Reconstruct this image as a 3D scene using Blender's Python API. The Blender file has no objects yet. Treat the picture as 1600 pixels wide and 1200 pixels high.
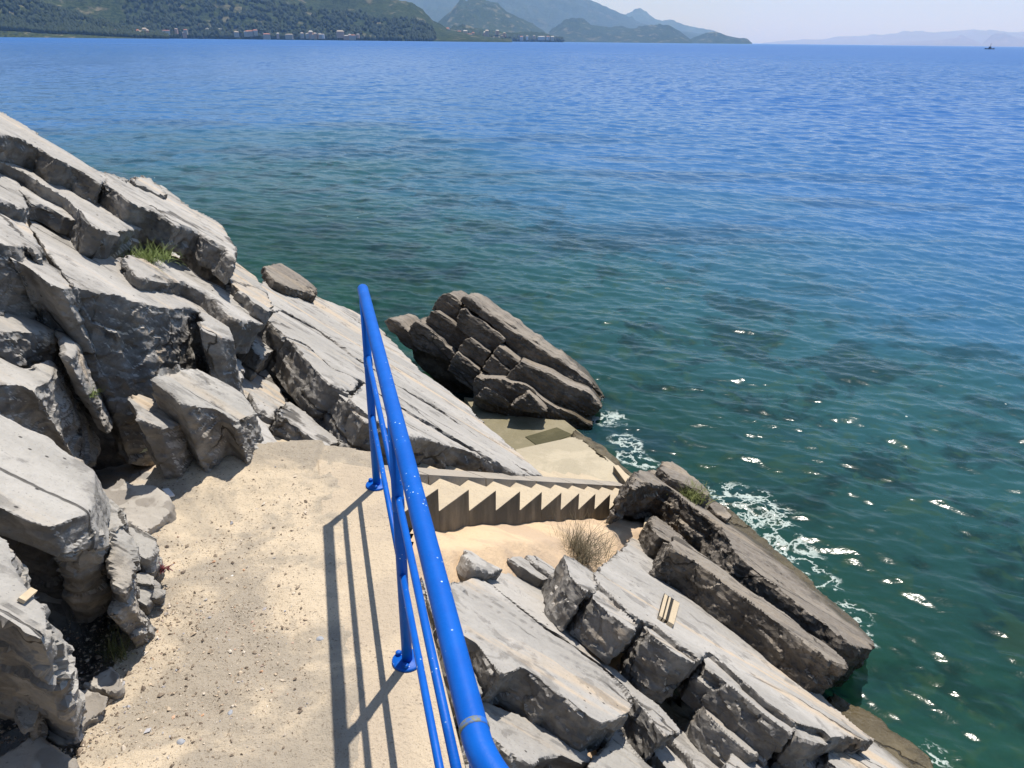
import bpy, bmesh, math, random
import numpy as np
from mathutils import Vector, Matrix

S = bpy.context.scene
COL = S.collection
CAMZ = 1.8                       # eye height over the path
R_ = math.radians
# ------------------------------------------------------------------ camera
PITCH, ROLL, FPX = 24.05, 0.65, 1202.0
cd = bpy.data.cameras.new('camera'); cam = bpy.data.objects.new('camera', cd); COL.objects.link(cam)
cd.sensor_width = 36.0; cd.lens = 36.0*FPX/1600.0; cd.clip_start = 0.05; cd.clip_end = 90000
p_, r_ = R_(PITCH), R_(ROLL)
F3 = np.array([0, math.cos(p_), -math.sin(p_)]); Ra = np.array([1.0, 0, 0]); Ua = np.cross(Ra, F3)
R3 = math.cos(r_)*Ra + math.sin(r_)*Ua; U3 = -math.sin(r_)*Ra + math.cos(r_)*Ua
M = Matrix(((R3[0], U3[0], -F3[0], 0), (R3[1], U3[1], -F3[1], 0), (R3[2], U3[2], -F3[2], CAMZ), (0, 0, 0, 1)))
cam.matrix_world = M
S.camera = cam
# ------------------------------------------------------------------ world and sun
SUN_EL, SUN_AZ = 68.0, 23.0      # azimuth measured from +Y towards +X
w = bpy.data.worlds.new("World"); S.world = w; w.use_nodes = True
nt = w.node_tree; bg = nt.nodes['Background']
sky = nt.nodes.new('ShaderNodeTexSky'); sky.sky_type = 'NISHITA'; sky.sun_disc = False
sky.sun_elevation = R_(SUN_EL); sky.sun_rotation = R_(SUN_AZ); sky.altitude = 0
sky.air_density = 1.0; sky.dust_density = 0.6; sky.ozone_density = 1.5
nt.links.new(sky.outputs[0], bg.inputs[0]); bg.inputs[1].default_value = 0.085
sl = bpy.data.lights.new('sun', 'SUN'); sl.energy = 5.0; sl.angle = R_(0.53); sl.color = (1.0, 0.95, 0.87)
so = bpy.data.objects.new('sun', sl); COL.objects.link(so)
sd = Vector((math.sin(R_(SUN_AZ))*math.cos(R_(SUN_EL)), math.cos(R_(SUN_AZ))*math.cos(R_(SUN_EL)), math.sin(R_(SUN_EL))))
so.rotation_euler = sd.to_track_quat('Z', 'Y').to_euler()
S.view_settings.view_transform = 'Standard'; S.view_settings.look = 'None'
S.view_settings.exposure = 0.15; S.view_settings.gamma = 1.0
S.render.engine = 'CYCLES'
S.cycles.sample_clamp_direct = 6.0; S.cycles.sample_clamp_indirect = 4.0; S.cycles.max_bounces = 6; S.cycles.transparent_max_bounces = 12; S.cycles.volume_bounces = 2

# ------------------------------------------------------------------ helpers
SHIFT = np.array([0, 0, CAMZ])
def pdir(u, v): return F3 + (u-800)/FPX*R3 - (v-600)/FPX*U3
NB = np.array([.509, .296, .809]); NB /= np.linalg.norm(NB)          # bedding normal of the strata
DB = np.array([1, -.25, -.57]); DB -= DB.dot(NB)*NB; DB /= np.linalg.norm(DB)
JB = np.cross(NB, DB)
def hit(u, v, n, c):
    d = pdir(u, v); return d*(c/np.dot(n, d))
def zhit(u, v, z): return hit(u, v, np.array([0, 0, 1.0]), z)
def srgb(r, g, b):
    f = lambda x: (x/255/12.92) if x/255 <= .04045 else ((x/255+.055)/1.055)**2.4
    return (f(r), f(g), f(b), 1)
def tag(o, label=None, cat=None, group=None, kind=None):
    if label: o['label'] = label
    if cat: o['category'] = cat
    if group: o['group'] = group
    if kind: o['kind'] = kind
    return o
def mesh_obj(name, verts, faces, mat=None, parent=None, smooth=True, origin=None):
    verts = np.asarray(verts, float)
    if origin is None:
        origin = np.array([verts[:, 0].mean(), verts[:, 1].mean(), verts[:, 2].min()]) if parent is None else np.zeros(3)
    me = bpy.data.meshes.new(name)
    me.from_pydata((verts-origin).tolist(), [], faces if isinstance(faces, list) else faces.tolist())
    if mat: me.materials.append(mat)
    me.polygons.foreach_set('use_smooth', [smooth]*len(me.polygons)); me.update()
    o = bpy.data.objects.new(name, me); COL.objects.link(o)
    o.location = origin
    if parent:
        o.location = (0, 0, 0); o.parent = parent
        me.transform(Matrix.Translation(-Vector(parent.location)))
    return o
def empty(name, loc):
    o = bpy.data.objects.new(name, None); COL.objects.link(o); o.location = loc; o.empty_display_size = .1
    return o
# numpy noise ---------------------------------------------------------------
def _h(ix, iy, iz, s):
    h = (ix*374761393 + iy*668265263 + iz*2147483647 + s*1274126177) & 0xffffffff
    h = ((h ^ (h >> 13))*1274126177) & 0xffffffff
    h = ((h ^ (h >> 16))*2246822519) & 0xffffffff
    return ((h ^ (h >> 15)) & 0xffffff)/float(0xffffff)
def vnoise(P, s=0):
    I = np.floor(P).astype(np.int64); f = P-I; f = f*f*f*(f*(f*6-15)+10)
    x, y, z = I[:, 0], I[:, 1], I[:, 2]; r = 0
    for a in (0, 1):
        for b in (0, 1):
            for c in (0, 1):
                r = r + _h(x+a, y+b, z+c, s)*(f[:, 0] if a else 1-f[:, 0])*(f[:, 1] if b else 1-f[:, 1])*(f[:, 2] if c else 1-f[:, 2])
    return r*2-1
def fbm(P, oc=4, s=0, g=.5):
    a = 1; t = 0; n = 0
    for k in range(oc):
        t = t + a*vnoise(P*(2.03**k)+k*17.3, s+k); n += a; a *= g
    return t/n
def cells(P, s=0):
    """returns F1 distance, F2-F1, cell value"""
    I = np.floor(P).astype(np.int64); F1 = np.full(len(P), 9.); F2 = np.full(len(P), 9.); V = np.zeros(len(P))
    for a in (-1, 0, 1):
        for b in (-1, 0, 1):
            for c in (-1, 0, 1):
                J = I+np.array([a, b, c])
                q = np.stack([J[:, 0]+_h(J[:, 0], J[:, 1], J[:, 2], s), J[:, 1]+_h(J[:, 0], J[:, 1], J[:, 2], s+1), J[:, 2]+_h(J[:, 0], J[:, 1], J[:, 2], s+2)], 1)
                d = np.linalg.norm(P-q, axis=1); v = _h(J[:, 0], J[:, 1], J[:, 2], s+3)
                m = d < F1
                F2 = np.where(m, F1, np.minimum(F2, d)); V = np.where(m, v, V); F1 = np.where(m, d, F1)
    return F1, F2-F1, V*2-1
def facets(P, s=0):
    """piecewise planar offsets: every cell of a Voronoi diagram is one tilted flat break"""
    I = np.floor(P).astype(np.int64); F1 = np.full(len(P), 9.); V = np.zeros(len(P))
    for a in (-1, 0, 1):
        for b in (-1, 0, 1):
            for c in (-1, 0, 1):
                J = I+np.array([a, b, c]); x, y, z = J[:, 0], J[:, 1], J[:, 2]
                q = np.stack([x+_h(x, y, z, s), y+_h(x, y, z, s+1), z+_h(x, y, z, s+2)], 1)
                df = P-q; d = np.linalg.norm(df, axis=1)
                v = (_h(x, y, z, s+3)*2-1)*.7+1.1*((_h(x, y, z, s+4)-.5)*df[:, 0]+(_h(x, y, z, s+5)-.5)*df[:, 1]+(_h(x, y, z, s+6)-.5)*df[:, 2])*2
                m = d < F1; V = np.where(m, v, V); F1 = np.where(m, d, F1)
    return V
def sstep(a, b, x): t = np.clip((x-a)/(b-a), 0, 1); return t*t*(3-2*t)
def normals_of(me):
    n = np.empty(len(me.vertices)*3, np.float32); me.vertex_normals.foreach_get('vector', n); return n.reshape(-1, 3).astype(float)

# ------------------------------------------------------------------ materials
class NT:
    def __init__(s, name):
        s.m = bpy.data.materials.new(name); s.m.use_nodes = True; s.t = s.m.node_tree; s.b = s.t.nodes['Principled BSDF']; s.out = s.t.nodes['Material Output']
    def n(s, k, **kw):
        x = s.t.nodes.new(k)
        for a, b in kw.items():
            if a in x.inputs.keys() if hasattr(x.inputs, 'keys') else False: x.inputs[a].default_value = b
            else: setattr(x, a, b)
        return x
    def l(s, a, b): s.t.links.new(a, b)
    def pos(s):
        g = s.n('ShaderNodeNewGeometry'); return g.outputs['Position']
    def frame(s, sx=1, sy=1, sz=1):
        """world position expressed along the strata axes, scaled"""
        p = s.pos(); c = s.n('ShaderNodeCombineXYZ')
        for i, (ax, k) in enumerate(((DB, sx), (JB, sy), (NB, sz))):
            d = s.n('ShaderNodeVectorMath', operation='DOT_PRODUCT'); s.l(p, d.inputs[0]); d.inputs[1].default_value = tuple(ax*k)
            s.l(d.outputs['Value'], c.inputs[i])
        return c.outputs[0]
    def noise(s, vec, scale, detail=4, rough=.5, dist=0):
        x = s.n('ShaderNodeTexNoise'); x.inputs['Scale'].default_value = scale; x.inputs['Detail'].default_value = detail
        x.inputs['Roughness'].default_value = rough; x.inputs['Distortion'].default_value = dist
        if vec is not None: s.l(vec, x.inputs['Vector'])
        return x.outputs['Fac']
    def ramp(s, fac, stops):
        x = s.n('ShaderNodeValToRGB'); e = x.color_ramp.elements
        while len(e) > 1: e.remove(e[-1])
        e[0].position = stops[0][0]; e[0].color = stops[0][1]
        for p, c in stops[1:]:
            k = e.new(p); k.color = c
        s.l(fac, x.inputs[0]); return x.outputs[0]
    def mask(s, fac, a, b):
        x = s.n('ShaderNodeMapRange', interpolation_type='SMOOTHSTEP'); x.inputs[1].default_value = a; x.inputs[2].default_value = b
        s.l(fac, x.inputs[0]); return x.outputs[0]
    def mix(s, fac, a, b, mode='MIX'):
        x = s.n('ShaderNodeMix', data_type='RGBA', blend_type=mode)
        for i, v in ((0, fac), (6, a), (7, b)):
            if hasattr(v, 'is_linked'): s.l(v, x.inputs[i])
            else: x.inputs[i].default_value = v
        return x.outputs[2]
    def math(s, op, a, b=0.0, c=None):
        x = s.n('ShaderNodeMath', operation=op)
        for i, v in ((0, a), (1, b), (2, c)):
            if v is None: continue
            if hasattr(v, 'is_linked'): s.l(v, x.inputs[i])
            else: x.inputs[i].default_value = v
        return x.outputs[0]
    def bump(s, h, strength, dist, prev=None):
        x = s.n('ShaderNodeBump'); x.inputs['Strength'].default_value = strength; x.inputs['Distance'].default_value = dist
        s.l(h, x.inputs['Height'])
        if prev is not None: s.l(prev, x.inputs['Normal'])
        return x.outputs[0]
G3 = lambda r, g, b: (r, g, b, 1)

def stone(name, base, pale, warm, dark, warm_amt=.5, rough_bump=1.0, pit=0.0, crackw=.012):
    m = NT(name); m.b.inputs['Roughness'].default_value = .85; m.b.inputs['Specular IOR Level'].default_value = .25
    fr = m.frame(.45, 1.6, 3.0)
    big = m.noise(fr, 1.6, 5, .55)
    c = m.mix(m.mask(big, .42, .62), base, pale)
    # warm stains running along the beds
    fr2 = m.frame(.25, 2.2, 2.2)
    st = m.noise(fr2, 1.9, 6, .6, .3)
    c = m.mix(m.math('MULTIPLY', m.mask(st, .53, .64), warm_amt), c, warm)
    pt = m.noise(m.frame(1, 1, 1), 5.5, 5, .62, .4)
    c = m.mix(m.math('MULTIPLY', m.mask(pt, .56, .62), .45), c, dark)
    # fine speckle and grain
    sp = m.noise(m.pos(), 95, 3, .7)
    c = m.mix(m.math('MULTIPLY', m.mask(sp, .60, .70), .55), c, dark)
    gr = m.noise(m.pos(), 28, 5, .7)
    c = m.mix(m.math('MULTIPLY', m.mask(gr, .35, .7), .22), c, m.mix(.5, c, G3(.8, .78, .74)))
    lk = m.n('ShaderNodeTexVoronoi', feature='F1'); lk.inputs['Scale'].default_value = 17; m.l(m.pos(), lk.inputs['Vector'])
    c = m.mix(m.math('MULTIPLY', m.mask(lk.outputs['Distance'], .13, .07), m.mask(m.noise(m.pos(), 4, 3), .5, .56)), c, G3(.07, .065, .06))
    # faces across the beds: patchy weathering, plus painted shade that darkens them
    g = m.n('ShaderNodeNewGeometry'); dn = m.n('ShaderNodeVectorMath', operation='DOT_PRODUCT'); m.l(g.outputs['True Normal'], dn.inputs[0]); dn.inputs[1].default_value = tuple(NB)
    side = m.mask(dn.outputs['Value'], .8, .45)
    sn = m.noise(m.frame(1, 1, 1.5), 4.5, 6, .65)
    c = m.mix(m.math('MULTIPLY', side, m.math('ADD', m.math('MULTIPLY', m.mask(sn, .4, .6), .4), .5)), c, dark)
    # cracks
    v = m.n('ShaderNodeTexVoronoi', feature='DISTANCE_TO_EDGE'); v.inputs['Scale'].default_value = 1.15
    wob = m.noise(m.frame(1, 1, 1), 3, 4, .6)
    vec = m.n('ShaderNodeVectorMath', operation='ADD'); m.l(m.frame(.35, 1.5, .9), vec.inputs[0])
    cw = m.n('ShaderNodeCombineXYZ'); m.l(m.math('MULTIPLY', wob, .25), cw.inputs[0]); m.l(m.math('MULTIPLY', wob, .35), cw.inputs[1]); m.l(cw.outputs[0], vec.inputs[1])
    m.l(vec.outputs[0], v.inputs['Vector'])
    brk = m.mask(m.noise(m.frame(.6, 2, 1), 1.7, 3), .43, .56)
    cr = m.math('MULTIPLY', m.mask(v.outputs['Distance'], crackw, crackw*.25), brk)
    c = m.mix(m.math('MULTIPLY', cr, .8), c, G3(.05, .045, .04))
    # wet, weedy band along the waterline
    sz = m.n('ShaderNodeSeparateXYZ'); m.l(m.pos(), sz.inputs[0])
    wz = m.math('ADD', sz.outputs[2], m.math('MULTIPLY', m.math('SUBTRACT', m.noise(m.pos(), 5, 4, .6), .5), .28))
    wet = m.mask(wz, -1.70, -1.84)
    c = m.mix(m.math('MULTIPLY', wet, .85), c, m.mix(1.0, c, G3(.30, .27, .20), 'MULTIPLY'))
    m.l(m.math('SUBTRACT', .85, m.math('MULTIPLY', wet, .55)), m.b.inputs['Roughness'])
    m.l(c, m.b.inputs['Base Color'])
    # relief
    lam = m.noise(m.frame(1.5, 1.5, 34), 1, 5, .6)
    b1 = m.bump(lam, .5*rough_bump, .012)
    ch = m.n('ShaderNodeTexVoronoi', feature='F1'); ch.inputs['Scale'].default_value = 16; m.l(m.frame(1, 1, 1.6), ch.inputs['Vector'])
    b2 = m.bump(m.math('MULTIPLY', ch.outputs['Distance'], m.math('ADD', side, .06)), .7*rough_bump, .02, b1)
    b3 = m.bump(m.noise(m.pos(), 14, 8, .68), .6*rough_bump, .018, b2)
    b4 = m.bump(m.noise(m.pos(), 90, 5, .7), .5, .003, b3)
    b5 = m.bump(m.math('SUBTRACT', 1.0, cr), 1.0, .012, b4)
    m.l(b5, m.b.inputs['Normal'])
    return m.m
M_ST = stone('grey_slab_stone', G3(.34, .325, .305), G3(.43, .41, .385), G3(.55, .43, .30), G3(.11, .103, .096), .75)
M_DK = stone('dark_ledge_stone', G3(.19, .165, .14), G3(.27, .235, .195), G3(.34, .27, .19), G3(.06, .052, .045), .4, 1.8)
M_BD = stone('boulder_stone', G3(.35, .335, .31), G3(.44, .42, .39), G3(.52, .42, .3), G3(.11, .103, .096), .35, 1.1)
M_WET = stone('wet_shore_stone', G3(.17, .14, .08), G3(.24, .2, .12), G3(.25, .22, .1), G3(.05, .045, .025), .4, 1.5)

def plain(name, col, rough=.6, metal=0, bumps=None, spec=.5):
    m = NT(name); m.b.inputs['Roughness'].default_value = rough; m.b.inputs['Metallic'].default_value = metal
    m.b.inputs['Specular IOR Level'].default_value = spec
    n = m.noise(m.pos(), bumps[0] if bumps else 30, 4, .6)
    c = m.mix(m.mask(n, .3, .75), tuple(x*.82 for x in col[:3])+(1,), col); m.l(c, m.b.inputs['Base Color'])
    if bumps: m.l(m.bump(n, .6, bumps[1]), m.b.inputs['Normal'])
    return m.m

# ------------------------------------------------------------------ rock builder
def remeshed(verts, faces, vox, smooth=1):
    me = bpy.data.meshes.new('tmp'); me.from_pydata((verts@np.array([DB, JB, NB]).T).tolist(), [], faces); me.update()
    bm = bmesh.new(); bm.from_mesh(me); bmesh.ops.triangulate(bm, faces=bm.faces[:]); bmesh.ops.recalc_face_normals(bm, faces=bm.faces[:]); bm.to_mesh(me); bm.free()
    o = bpy.data.objects.new('tmp', me); COL.objects.link(o)
    md = o.modifiers.new('r', 'REMESH'); md.mode = 'VOXEL'; md.voxel_size = vox; md.use_smooth_shade = True
    if smooth:
        ms = o.modifiers.new('s', 'SMOOTH'); ms.iterations = smooth; ms.factor = .5
    dg = bpy.context.evaluated_depsgraph_get(); ev = o.evaluated_get(dg)
    r = bpy.data.meshes.new_from_object(ev); n = len(r.vertices); c = np.empty(n*3, np.float32); r.vertices.foreach_get('co', c)
    r.vertices.foreach_set('co', (c.reshape(-1, 3)@np.array([DB, JB, NB])).astype(np.float32).ravel()); r.update()
    bpy.data.objects.remove(o); bpy.data.meshes.remove(me)
    return r
NROCK = [0]
def rock(name, label, poly, c=None, T=.2, mat=None, mode='top', q=None, z=None, n=None, ext=None, smooth=1, chunk=.012, rough=.006,
         lam=.006, flare=0.0, voxk=.0028, cat='rock', step=.008, jit=.006, tpk=.10, under=.22):
    if ext is not None and mode == 'top': smooth = max(smooth, 3)
    NROCK[0] += 1; sd_ = NROCK[0]*7+3; rng = random.Random(sd_)
    mat = mat or M_ST
    nn = NB if n is None else np.array(n, float)/np.linalg.norm(n)
    if mode == 'front':
        cu, cv_ = np.mean(np.array(poly), 0); c0 = hit(cu, cv_, JB, q)      # face leaning out over its foot
        pn = JB+.18*NB; pn /= np.linalg.norm(pn); e = JB*T if ext is None else np.array(ext, float)
        P = [hit(u, v, pn, float(pn@c0)) for u, v in poly]
    else:
        if z is not None: u, v, zz = z; c = float(np.dot(nn, zhit(u, v, zz)))
        P = [hit(u, v, nn, c) for u, v in poly]; pn = nn
        e = (-nn+JB*under)*T if ext is None else np.array(ext, float)/np.linalg.norm(ext)*T
    P = np.array(P); Z = float(np.median(P@F3)); vox = max(.0075, Z*voxk)
    # resample edges with a broken, uneven outline
    a1 = np.cross(pn, [0.3, 0.2, 1]) if abs(pn[2]) < .9 else np.cross(pn, [1, 0, 0]); a1 /= np.linalg.norm(a1); a2 = np.cross(pn, a1)
    out = []
    ctr = P.mean(0); N_ = len(P)
    for i in range(N_):
        A, B = P[i], P[(i+1) % N_]; L = np.linalg.norm(B-A); k = max(1, int(L/.07))
        t = (B-A)/max(L, 1e-6); o_ = np.cross(pn, t)
        for j in range(k):
            f = j/k; amp = min(jit*(Z/3.5), L*.12) if j else jit*.3
            out.append(A+(B-A)*f + o_*rng.gauss(0, 1)*amp)
    top = np.array(out); m = len(top)
    bot = top + e + (top-ctr)*flare
    V = np.vstack([top, bot]); Fc = [list(range(m)), list(range(2*m-1, m-1, -1))]+[[i, i+m, (i+1) % m+m, (i+1) % m] for i in range(m)]
    me = remeshed(V, Fc, vox, smooth)
    nv = len(me.vertices); co = np.empty(nv*3, np.float32); me.vertices.foreach_get('co', co); co = co.reshape(-1, 3).astype(float)
    N = normals_of(me)
    fr = np.stack([co@DB, co@JB, co@NB], 1)
    s = 1-sstep(.55, .9, np.abs(N@NB)); tp = sstep(.6, .95, N@NB)
    off = rough*fbm(fr*7.0, 4, sd_, .6)*(tpk+.9*s)
    A_ = np.array([1.0, 1.0, 1.5])
    off += chunk*1.0*facets(fr*3.6*A_+sd_, sd_)*s
    off += chunk*.6*facets(fr*9.5*A_+sd_, sd_+5)*s
    off += chunk*.3*facets(fr*24*A_+sd_, sd_+15)*s
    off += lam*fbm(fr*np.array([2, 2, 34.0]), 3, sd_+9)*s
    q_ = (fbm(fr*np.array([.9, 3.2, 0.0])+sd_, 4, sd_+3)*.5+.5)*7
    stp = (np.floor(q_)+sstep(.9, 1, q_-np.floor(q_))-3.5)*step
    ed = np.clip(1-np.abs((N@NB)-.62)/.35, 0, 1)
    off -= ed*np.clip(facets(fr*8.0, sd_+21), 0, 1.4)*.006*(Z/4)
    co = co + N*off[:, None] + NB*(stp*tp)[:, None] + SHIFT
    org = np.array([co[:, 0].mean(), co[:, 1].mean(), co[:, 2].min()])
    me.vertices.foreach_set('co', (co-org).astype(np.float32).ravel()); me.update()
    me.materials.clear(); me.materials.append(mat)
    me.polygons.foreach_set('use_smooth', [True]*len(me.polygons)); me.name = name
    me.set_sharp_from_angle(angle=R_(32))
    o = bpy.data.objects.new(name, me); COL.objects.link(o); o.location = org
    tag(o, label, cat)
    return o



# ------------------------------------------------------------------ water
SEA = -1.95                       # world height of the sea
def build_sea():
    az = np.concatenate([np.linspace(-180, -46, 20, endpoint=False), np.linspace(-46, 46, 720, endpoint=False), np.linspace(46, 180, 20, endpoint=False)])
    az = np.radians(az); r = np.concatenate([np.geomspace(1.6, 420, 1850), np.geomspace(520, 60000, 12)])
    A, Rr = np.meshgrid(az, r); X = (Rr*np.sin(A)).ravel(); Y = (Rr*np.cos(A)).ravel(); D = Rr.ravel(); AZ = np.abs(np.degrees(A)).ravel()
    Z = np.zeros_like(X); rg = np.random.RandomState(5)
    fade = (1-sstep(44, 50, AZ))*(1-sstep(250, 400, D))
    for i in range(64):
        lam = .13*(13.0**(i/63.0)); th = R_(rg.normal(203, 32)); k = 2*math.pi/lam
        amp = .0054*lam**.84*(.75 if lam > .9 else 1)
        ph = rg.uniform(0, 6.28)
        wx = X+.14*np.sin(Y*.7+i)+.04*np.sin(X*1.9+Y*1.3+2*i); wy = Y+.14*np.sin(X*.6+2*i)
        a = np.sin(k*(wx*math.sin(th)+wy*math.cos(th))+ph)
        ww = sstep(2.2, 4.0, lam/(.0031*D))
        grp = .6+.6*np.sin(X*.21*(1+i % 3)+ph)*np.sin(Y*.17+ph*2)
        Z += amp*ww*grp*((1-np.abs(a))*1.6-.6 if i % 2 else a)
    for i in range(30):
        lam = 1.3*(4.0**(i/29.0)); th = R_(rg.normal(200, 30)); k = 2*math.pi/lam; ph = rg.uniform(0, 6.28)
        a = np.sin(k*((X+.8*np.sin(Y*.11+i))*math.sin(th)+(Y+.8*np.sin(X*.13+i))*math.cos(th))+ph)
        Z += .0042*lam*sstep(2.2, 4.0, lam/(.0031*D))*(.4+.9*np.sin(X*.07*(1+i % 3)+ph)*np.sin(Y*.05+ph*2))*((1-np.abs(a))*1.6-.6)*(.10+.90*sstep(9, 34, D))
    Z = SEA+Z*fade
    V = np.stack([X, Y, Z], 1); na, nr = len(az), len(r)
    i = np.arange(nr-1)[:, None]*na; j = np.arange(na)[None, :]; j2 = (j+1) % na
    Fq = np.stack([i+j, i+j2, i+na+j2, i+na+j], -1).reshape(-1, 4)
    me = bpy.data.meshes.new('water'); me.vertices.add(len(V)); me.vertices.foreach_set('co', V.astype(np.float32).ravel())
    me.loops.add(len(Fq)*4); me.loops.foreach_set('vertex_index', Fq[:, ::-1].astype(np.int32).ravel())
    me.polygons.add(len(Fq)); me.polygons.foreach_set('loop_start', np.arange(0, len(Fq)*4, 4, dtype=np.int32))
    me.polygons.foreach_set('use_smooth', [True]*len(Fq)); me.update(calc_edges=True); me.validate()
    m = NT('sea_water'); b = m.b
    sep = m.n('ShaderNodeSeparateXYZ'); P = m.pos(); m.l(P, sep.inputs[0])
    X_, Y_ = sep.outputs[0], sep.outputs[1]
    s = m.math('SUBTRACT', m.math('ADD', m.math('MULTIPLY', X_, .853), m.math('MULTIPLY', Y_, .522)), 3.4)
    s = m.math('MAXIMUM', s, m.math('MULTIPLY', m.math('SUBTRACT', Y_, 12.0), .42))   # metres off the shore
    wob = m.math('MULTIPLY', m.math('SUBTRACT', m.noise(P, .09, 4, .6), .5), 16)
    sw = m.math('ADD', s, wob)
    c = m.ramp(m.mask(sw, -2, 45), [(0, G3(.016, .066, .057)), (.07, G3(.022, .092, .122)), (.13, G3(.027, .114, .212)), (.23, G3(.031, .130, .318)), (1, G3(.024, .120, .370))])
    # darker weed and rock patches on the bottom, showing through
    wp = m.n('ShaderNodeMapping'); wp.inputs['Rotation'].default_value = (0, 0, R_(-58)); wp.inputs['Scale'].default_value = (.10, .32, 1); m.l(P, wp.inputs[0])
    patch = m.noise(wp.outputs[0], 1.0, 5, .6, .5)
    near = m.mask(s, 30, 6)
    c = m.mix(m.math('MULTIPLY', m.mask(patch, .52, .60), m.math('MULTIPLY', near, .5)), c, G3(.016, .045, .085))
    p2 = m.noise(P, .8, 6, .65, .6)
    c = m.mix(m.math('MULTIPLY', m.mask(p2, .50, .60), m.math('MULTIPLY', m.mask(s, 12, 3), .75)), c, G3(.007, .028, .032))
    p3 = m.noise(P, 2.6, 5, .6, 1.2)
    c = m.mix(m.math('MULTIPLY', m.mask(p3, .54, .62), m.math('MULTIPLY', m.mask(s, 9, 2), .5)), c, G3(.035, .085, .050))
    # foam where the swell breaks against the ledges
    foam = None
    for (fx, fy, fr) in FOAM:
        v = m.n('ShaderNodeVectorMath', operation='DISTANCE'); m.l(P, v.inputs[0]); v.inputs[1].default_value = (fx, fy, SEA)
        k = m.mask(v.outputs['Value'], fr, fr*.15); foam = k if foam is None else m.math('MAXIMUM', foam, k)
    fn = m.n('ShaderNodeTexVoronoi', feature='DISTANCE_TO_EDGE'); fn.inputs['Scale'].default_value = 4.2
    fw = m.n('ShaderNodeVectorMath', operation='ADD'); fc = m.n('ShaderNodeCombineXYZ'); nz = m.noise(P, 3.2, 5, .65)
    m.l(m.math('MULTIPLY', nz, 1.1), fc.inputs[0]); m.l(m.math('MULTIPLY', m.noise(P, 2.3, 4, .6, 1.0), .9), fc.inputs[1]); m.l(P, fw.inputs[0]); m.l(fc.outputs[0], fw.inputs[1]); m.l(fw.outputs[0], fn.inputs['Vector'])
    web = m.mask(fn.outputs['Distance'], .13, .01)
    lump = m.noise(P, 5.5, 6, .7)
    fo = m.math('MULTIPLY', m.mask(m.math('ADD', m.math('MULTIPLY', foam, .55), m.math('MULTIPLY', lump, .75)), .70, .86), web)
    fo = m.math('MULTIPLY', fo, m.mask(foam, .02, .2))
    # loose flecks
    fl = m.n('ShaderNodeTexVoronoi', feature='F1'); fl.inputs['Scale'].default_value = 2.1; m.l(P, fl.inputs['Vector'])
    flk = m.math('MULTIPLY', m.mask(m.math('ADD', fl.outputs['Distance'], m.math('MULTIPLY', m.noise(P, 22, 3), .06)), .062, .05), m.mask(m.noise(P, .35, 3), .56, .60))
    flk = m.math('MULTIPLY', flk, m.mask(s, 9, 5))
    fo = m.math('MAXIMUM', fo, flk)
    c = m.mix(m.math('MULTIPLY', fo, .85), c, G3(.50, .58, .55))
    m.l(c, b.inputs['Base Color']); b.inputs['IOR'].default_value = 1.333; b.inputs['Specular IOR Level'].default_value = .4
    m.l(m.math('ADD', m.math('MULTIPLY', fo, .5), m.math('ADD', .14, m.math('MULTIPLY', m.mask(s, 10, 350), .30))), b.inputs['Roughness'])
    mp = m.n('ShaderNodeMapping'); mp.inputs['Rotation'].default_value = (0, 0, R_(25)); mp.inputs['Scale'].default_value = (.45, 1, 1); m.l(P, mp.inputs[0])
    h1 = m.noise(mp.outputs[0], 13.0, 5, .6); b1 = m.bump(h1, .5, .005)
    h2 = m.noise(mp.outputs[0], 1.6, 6, .62, .4); b2 = m.bump(h2, .55, .038, b1)
    h3 = m.noise(mp.outputs[0], .22, 5, .6); far = m.mask(s, 25, 120)
    b3 = m.bump(m.math('MULTIPLY', h3, far), 1.0, 1.6, b2)
    m.l(b3, b.inputs['Normal'])
    tr = m.n('ShaderNodeBsdfTransparent'); tr.inputs[0].default_value = (.35, .72, .62, 1)
    mx = m.n('ShaderNodeMixShader'); m.l(b.outputs[0], mx.inputs[1]); m.l(tr.outputs[0], mx.inputs[2])
    m.l(m.math('MULTIPLY', m.mask(s, 4.5, .2), m.math('SUBTRACT', .42, m.math('MULTIPLY', fo, .42))), mx.inputs[0])
    m.l(mx.outputs[0], m.out.inputs['Surface'])
    me.materials.append(m.m)
    o = bpy.data.objects.new('water', me); COL.objects.link(o); tag(o, kind='structure')
FOAM = []
for (u, v, rr) in ((1160, 780, .55), (1200, 815, .6), (1225, 850, .55), (1258, 880, .45), (1285, 910, .35), (1330, 960, .3), (1350, 1000, .2), (985, 712, .35), (1010, 722, .3), (950, 655, .45), (975, 690, .4), (1130, 768, .35), (1455, 1180, .22)):
    P = zhit(u, v, SEA-CAMZ); FOAM.append((P[0], P[1], rr))
build_sea()

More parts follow.
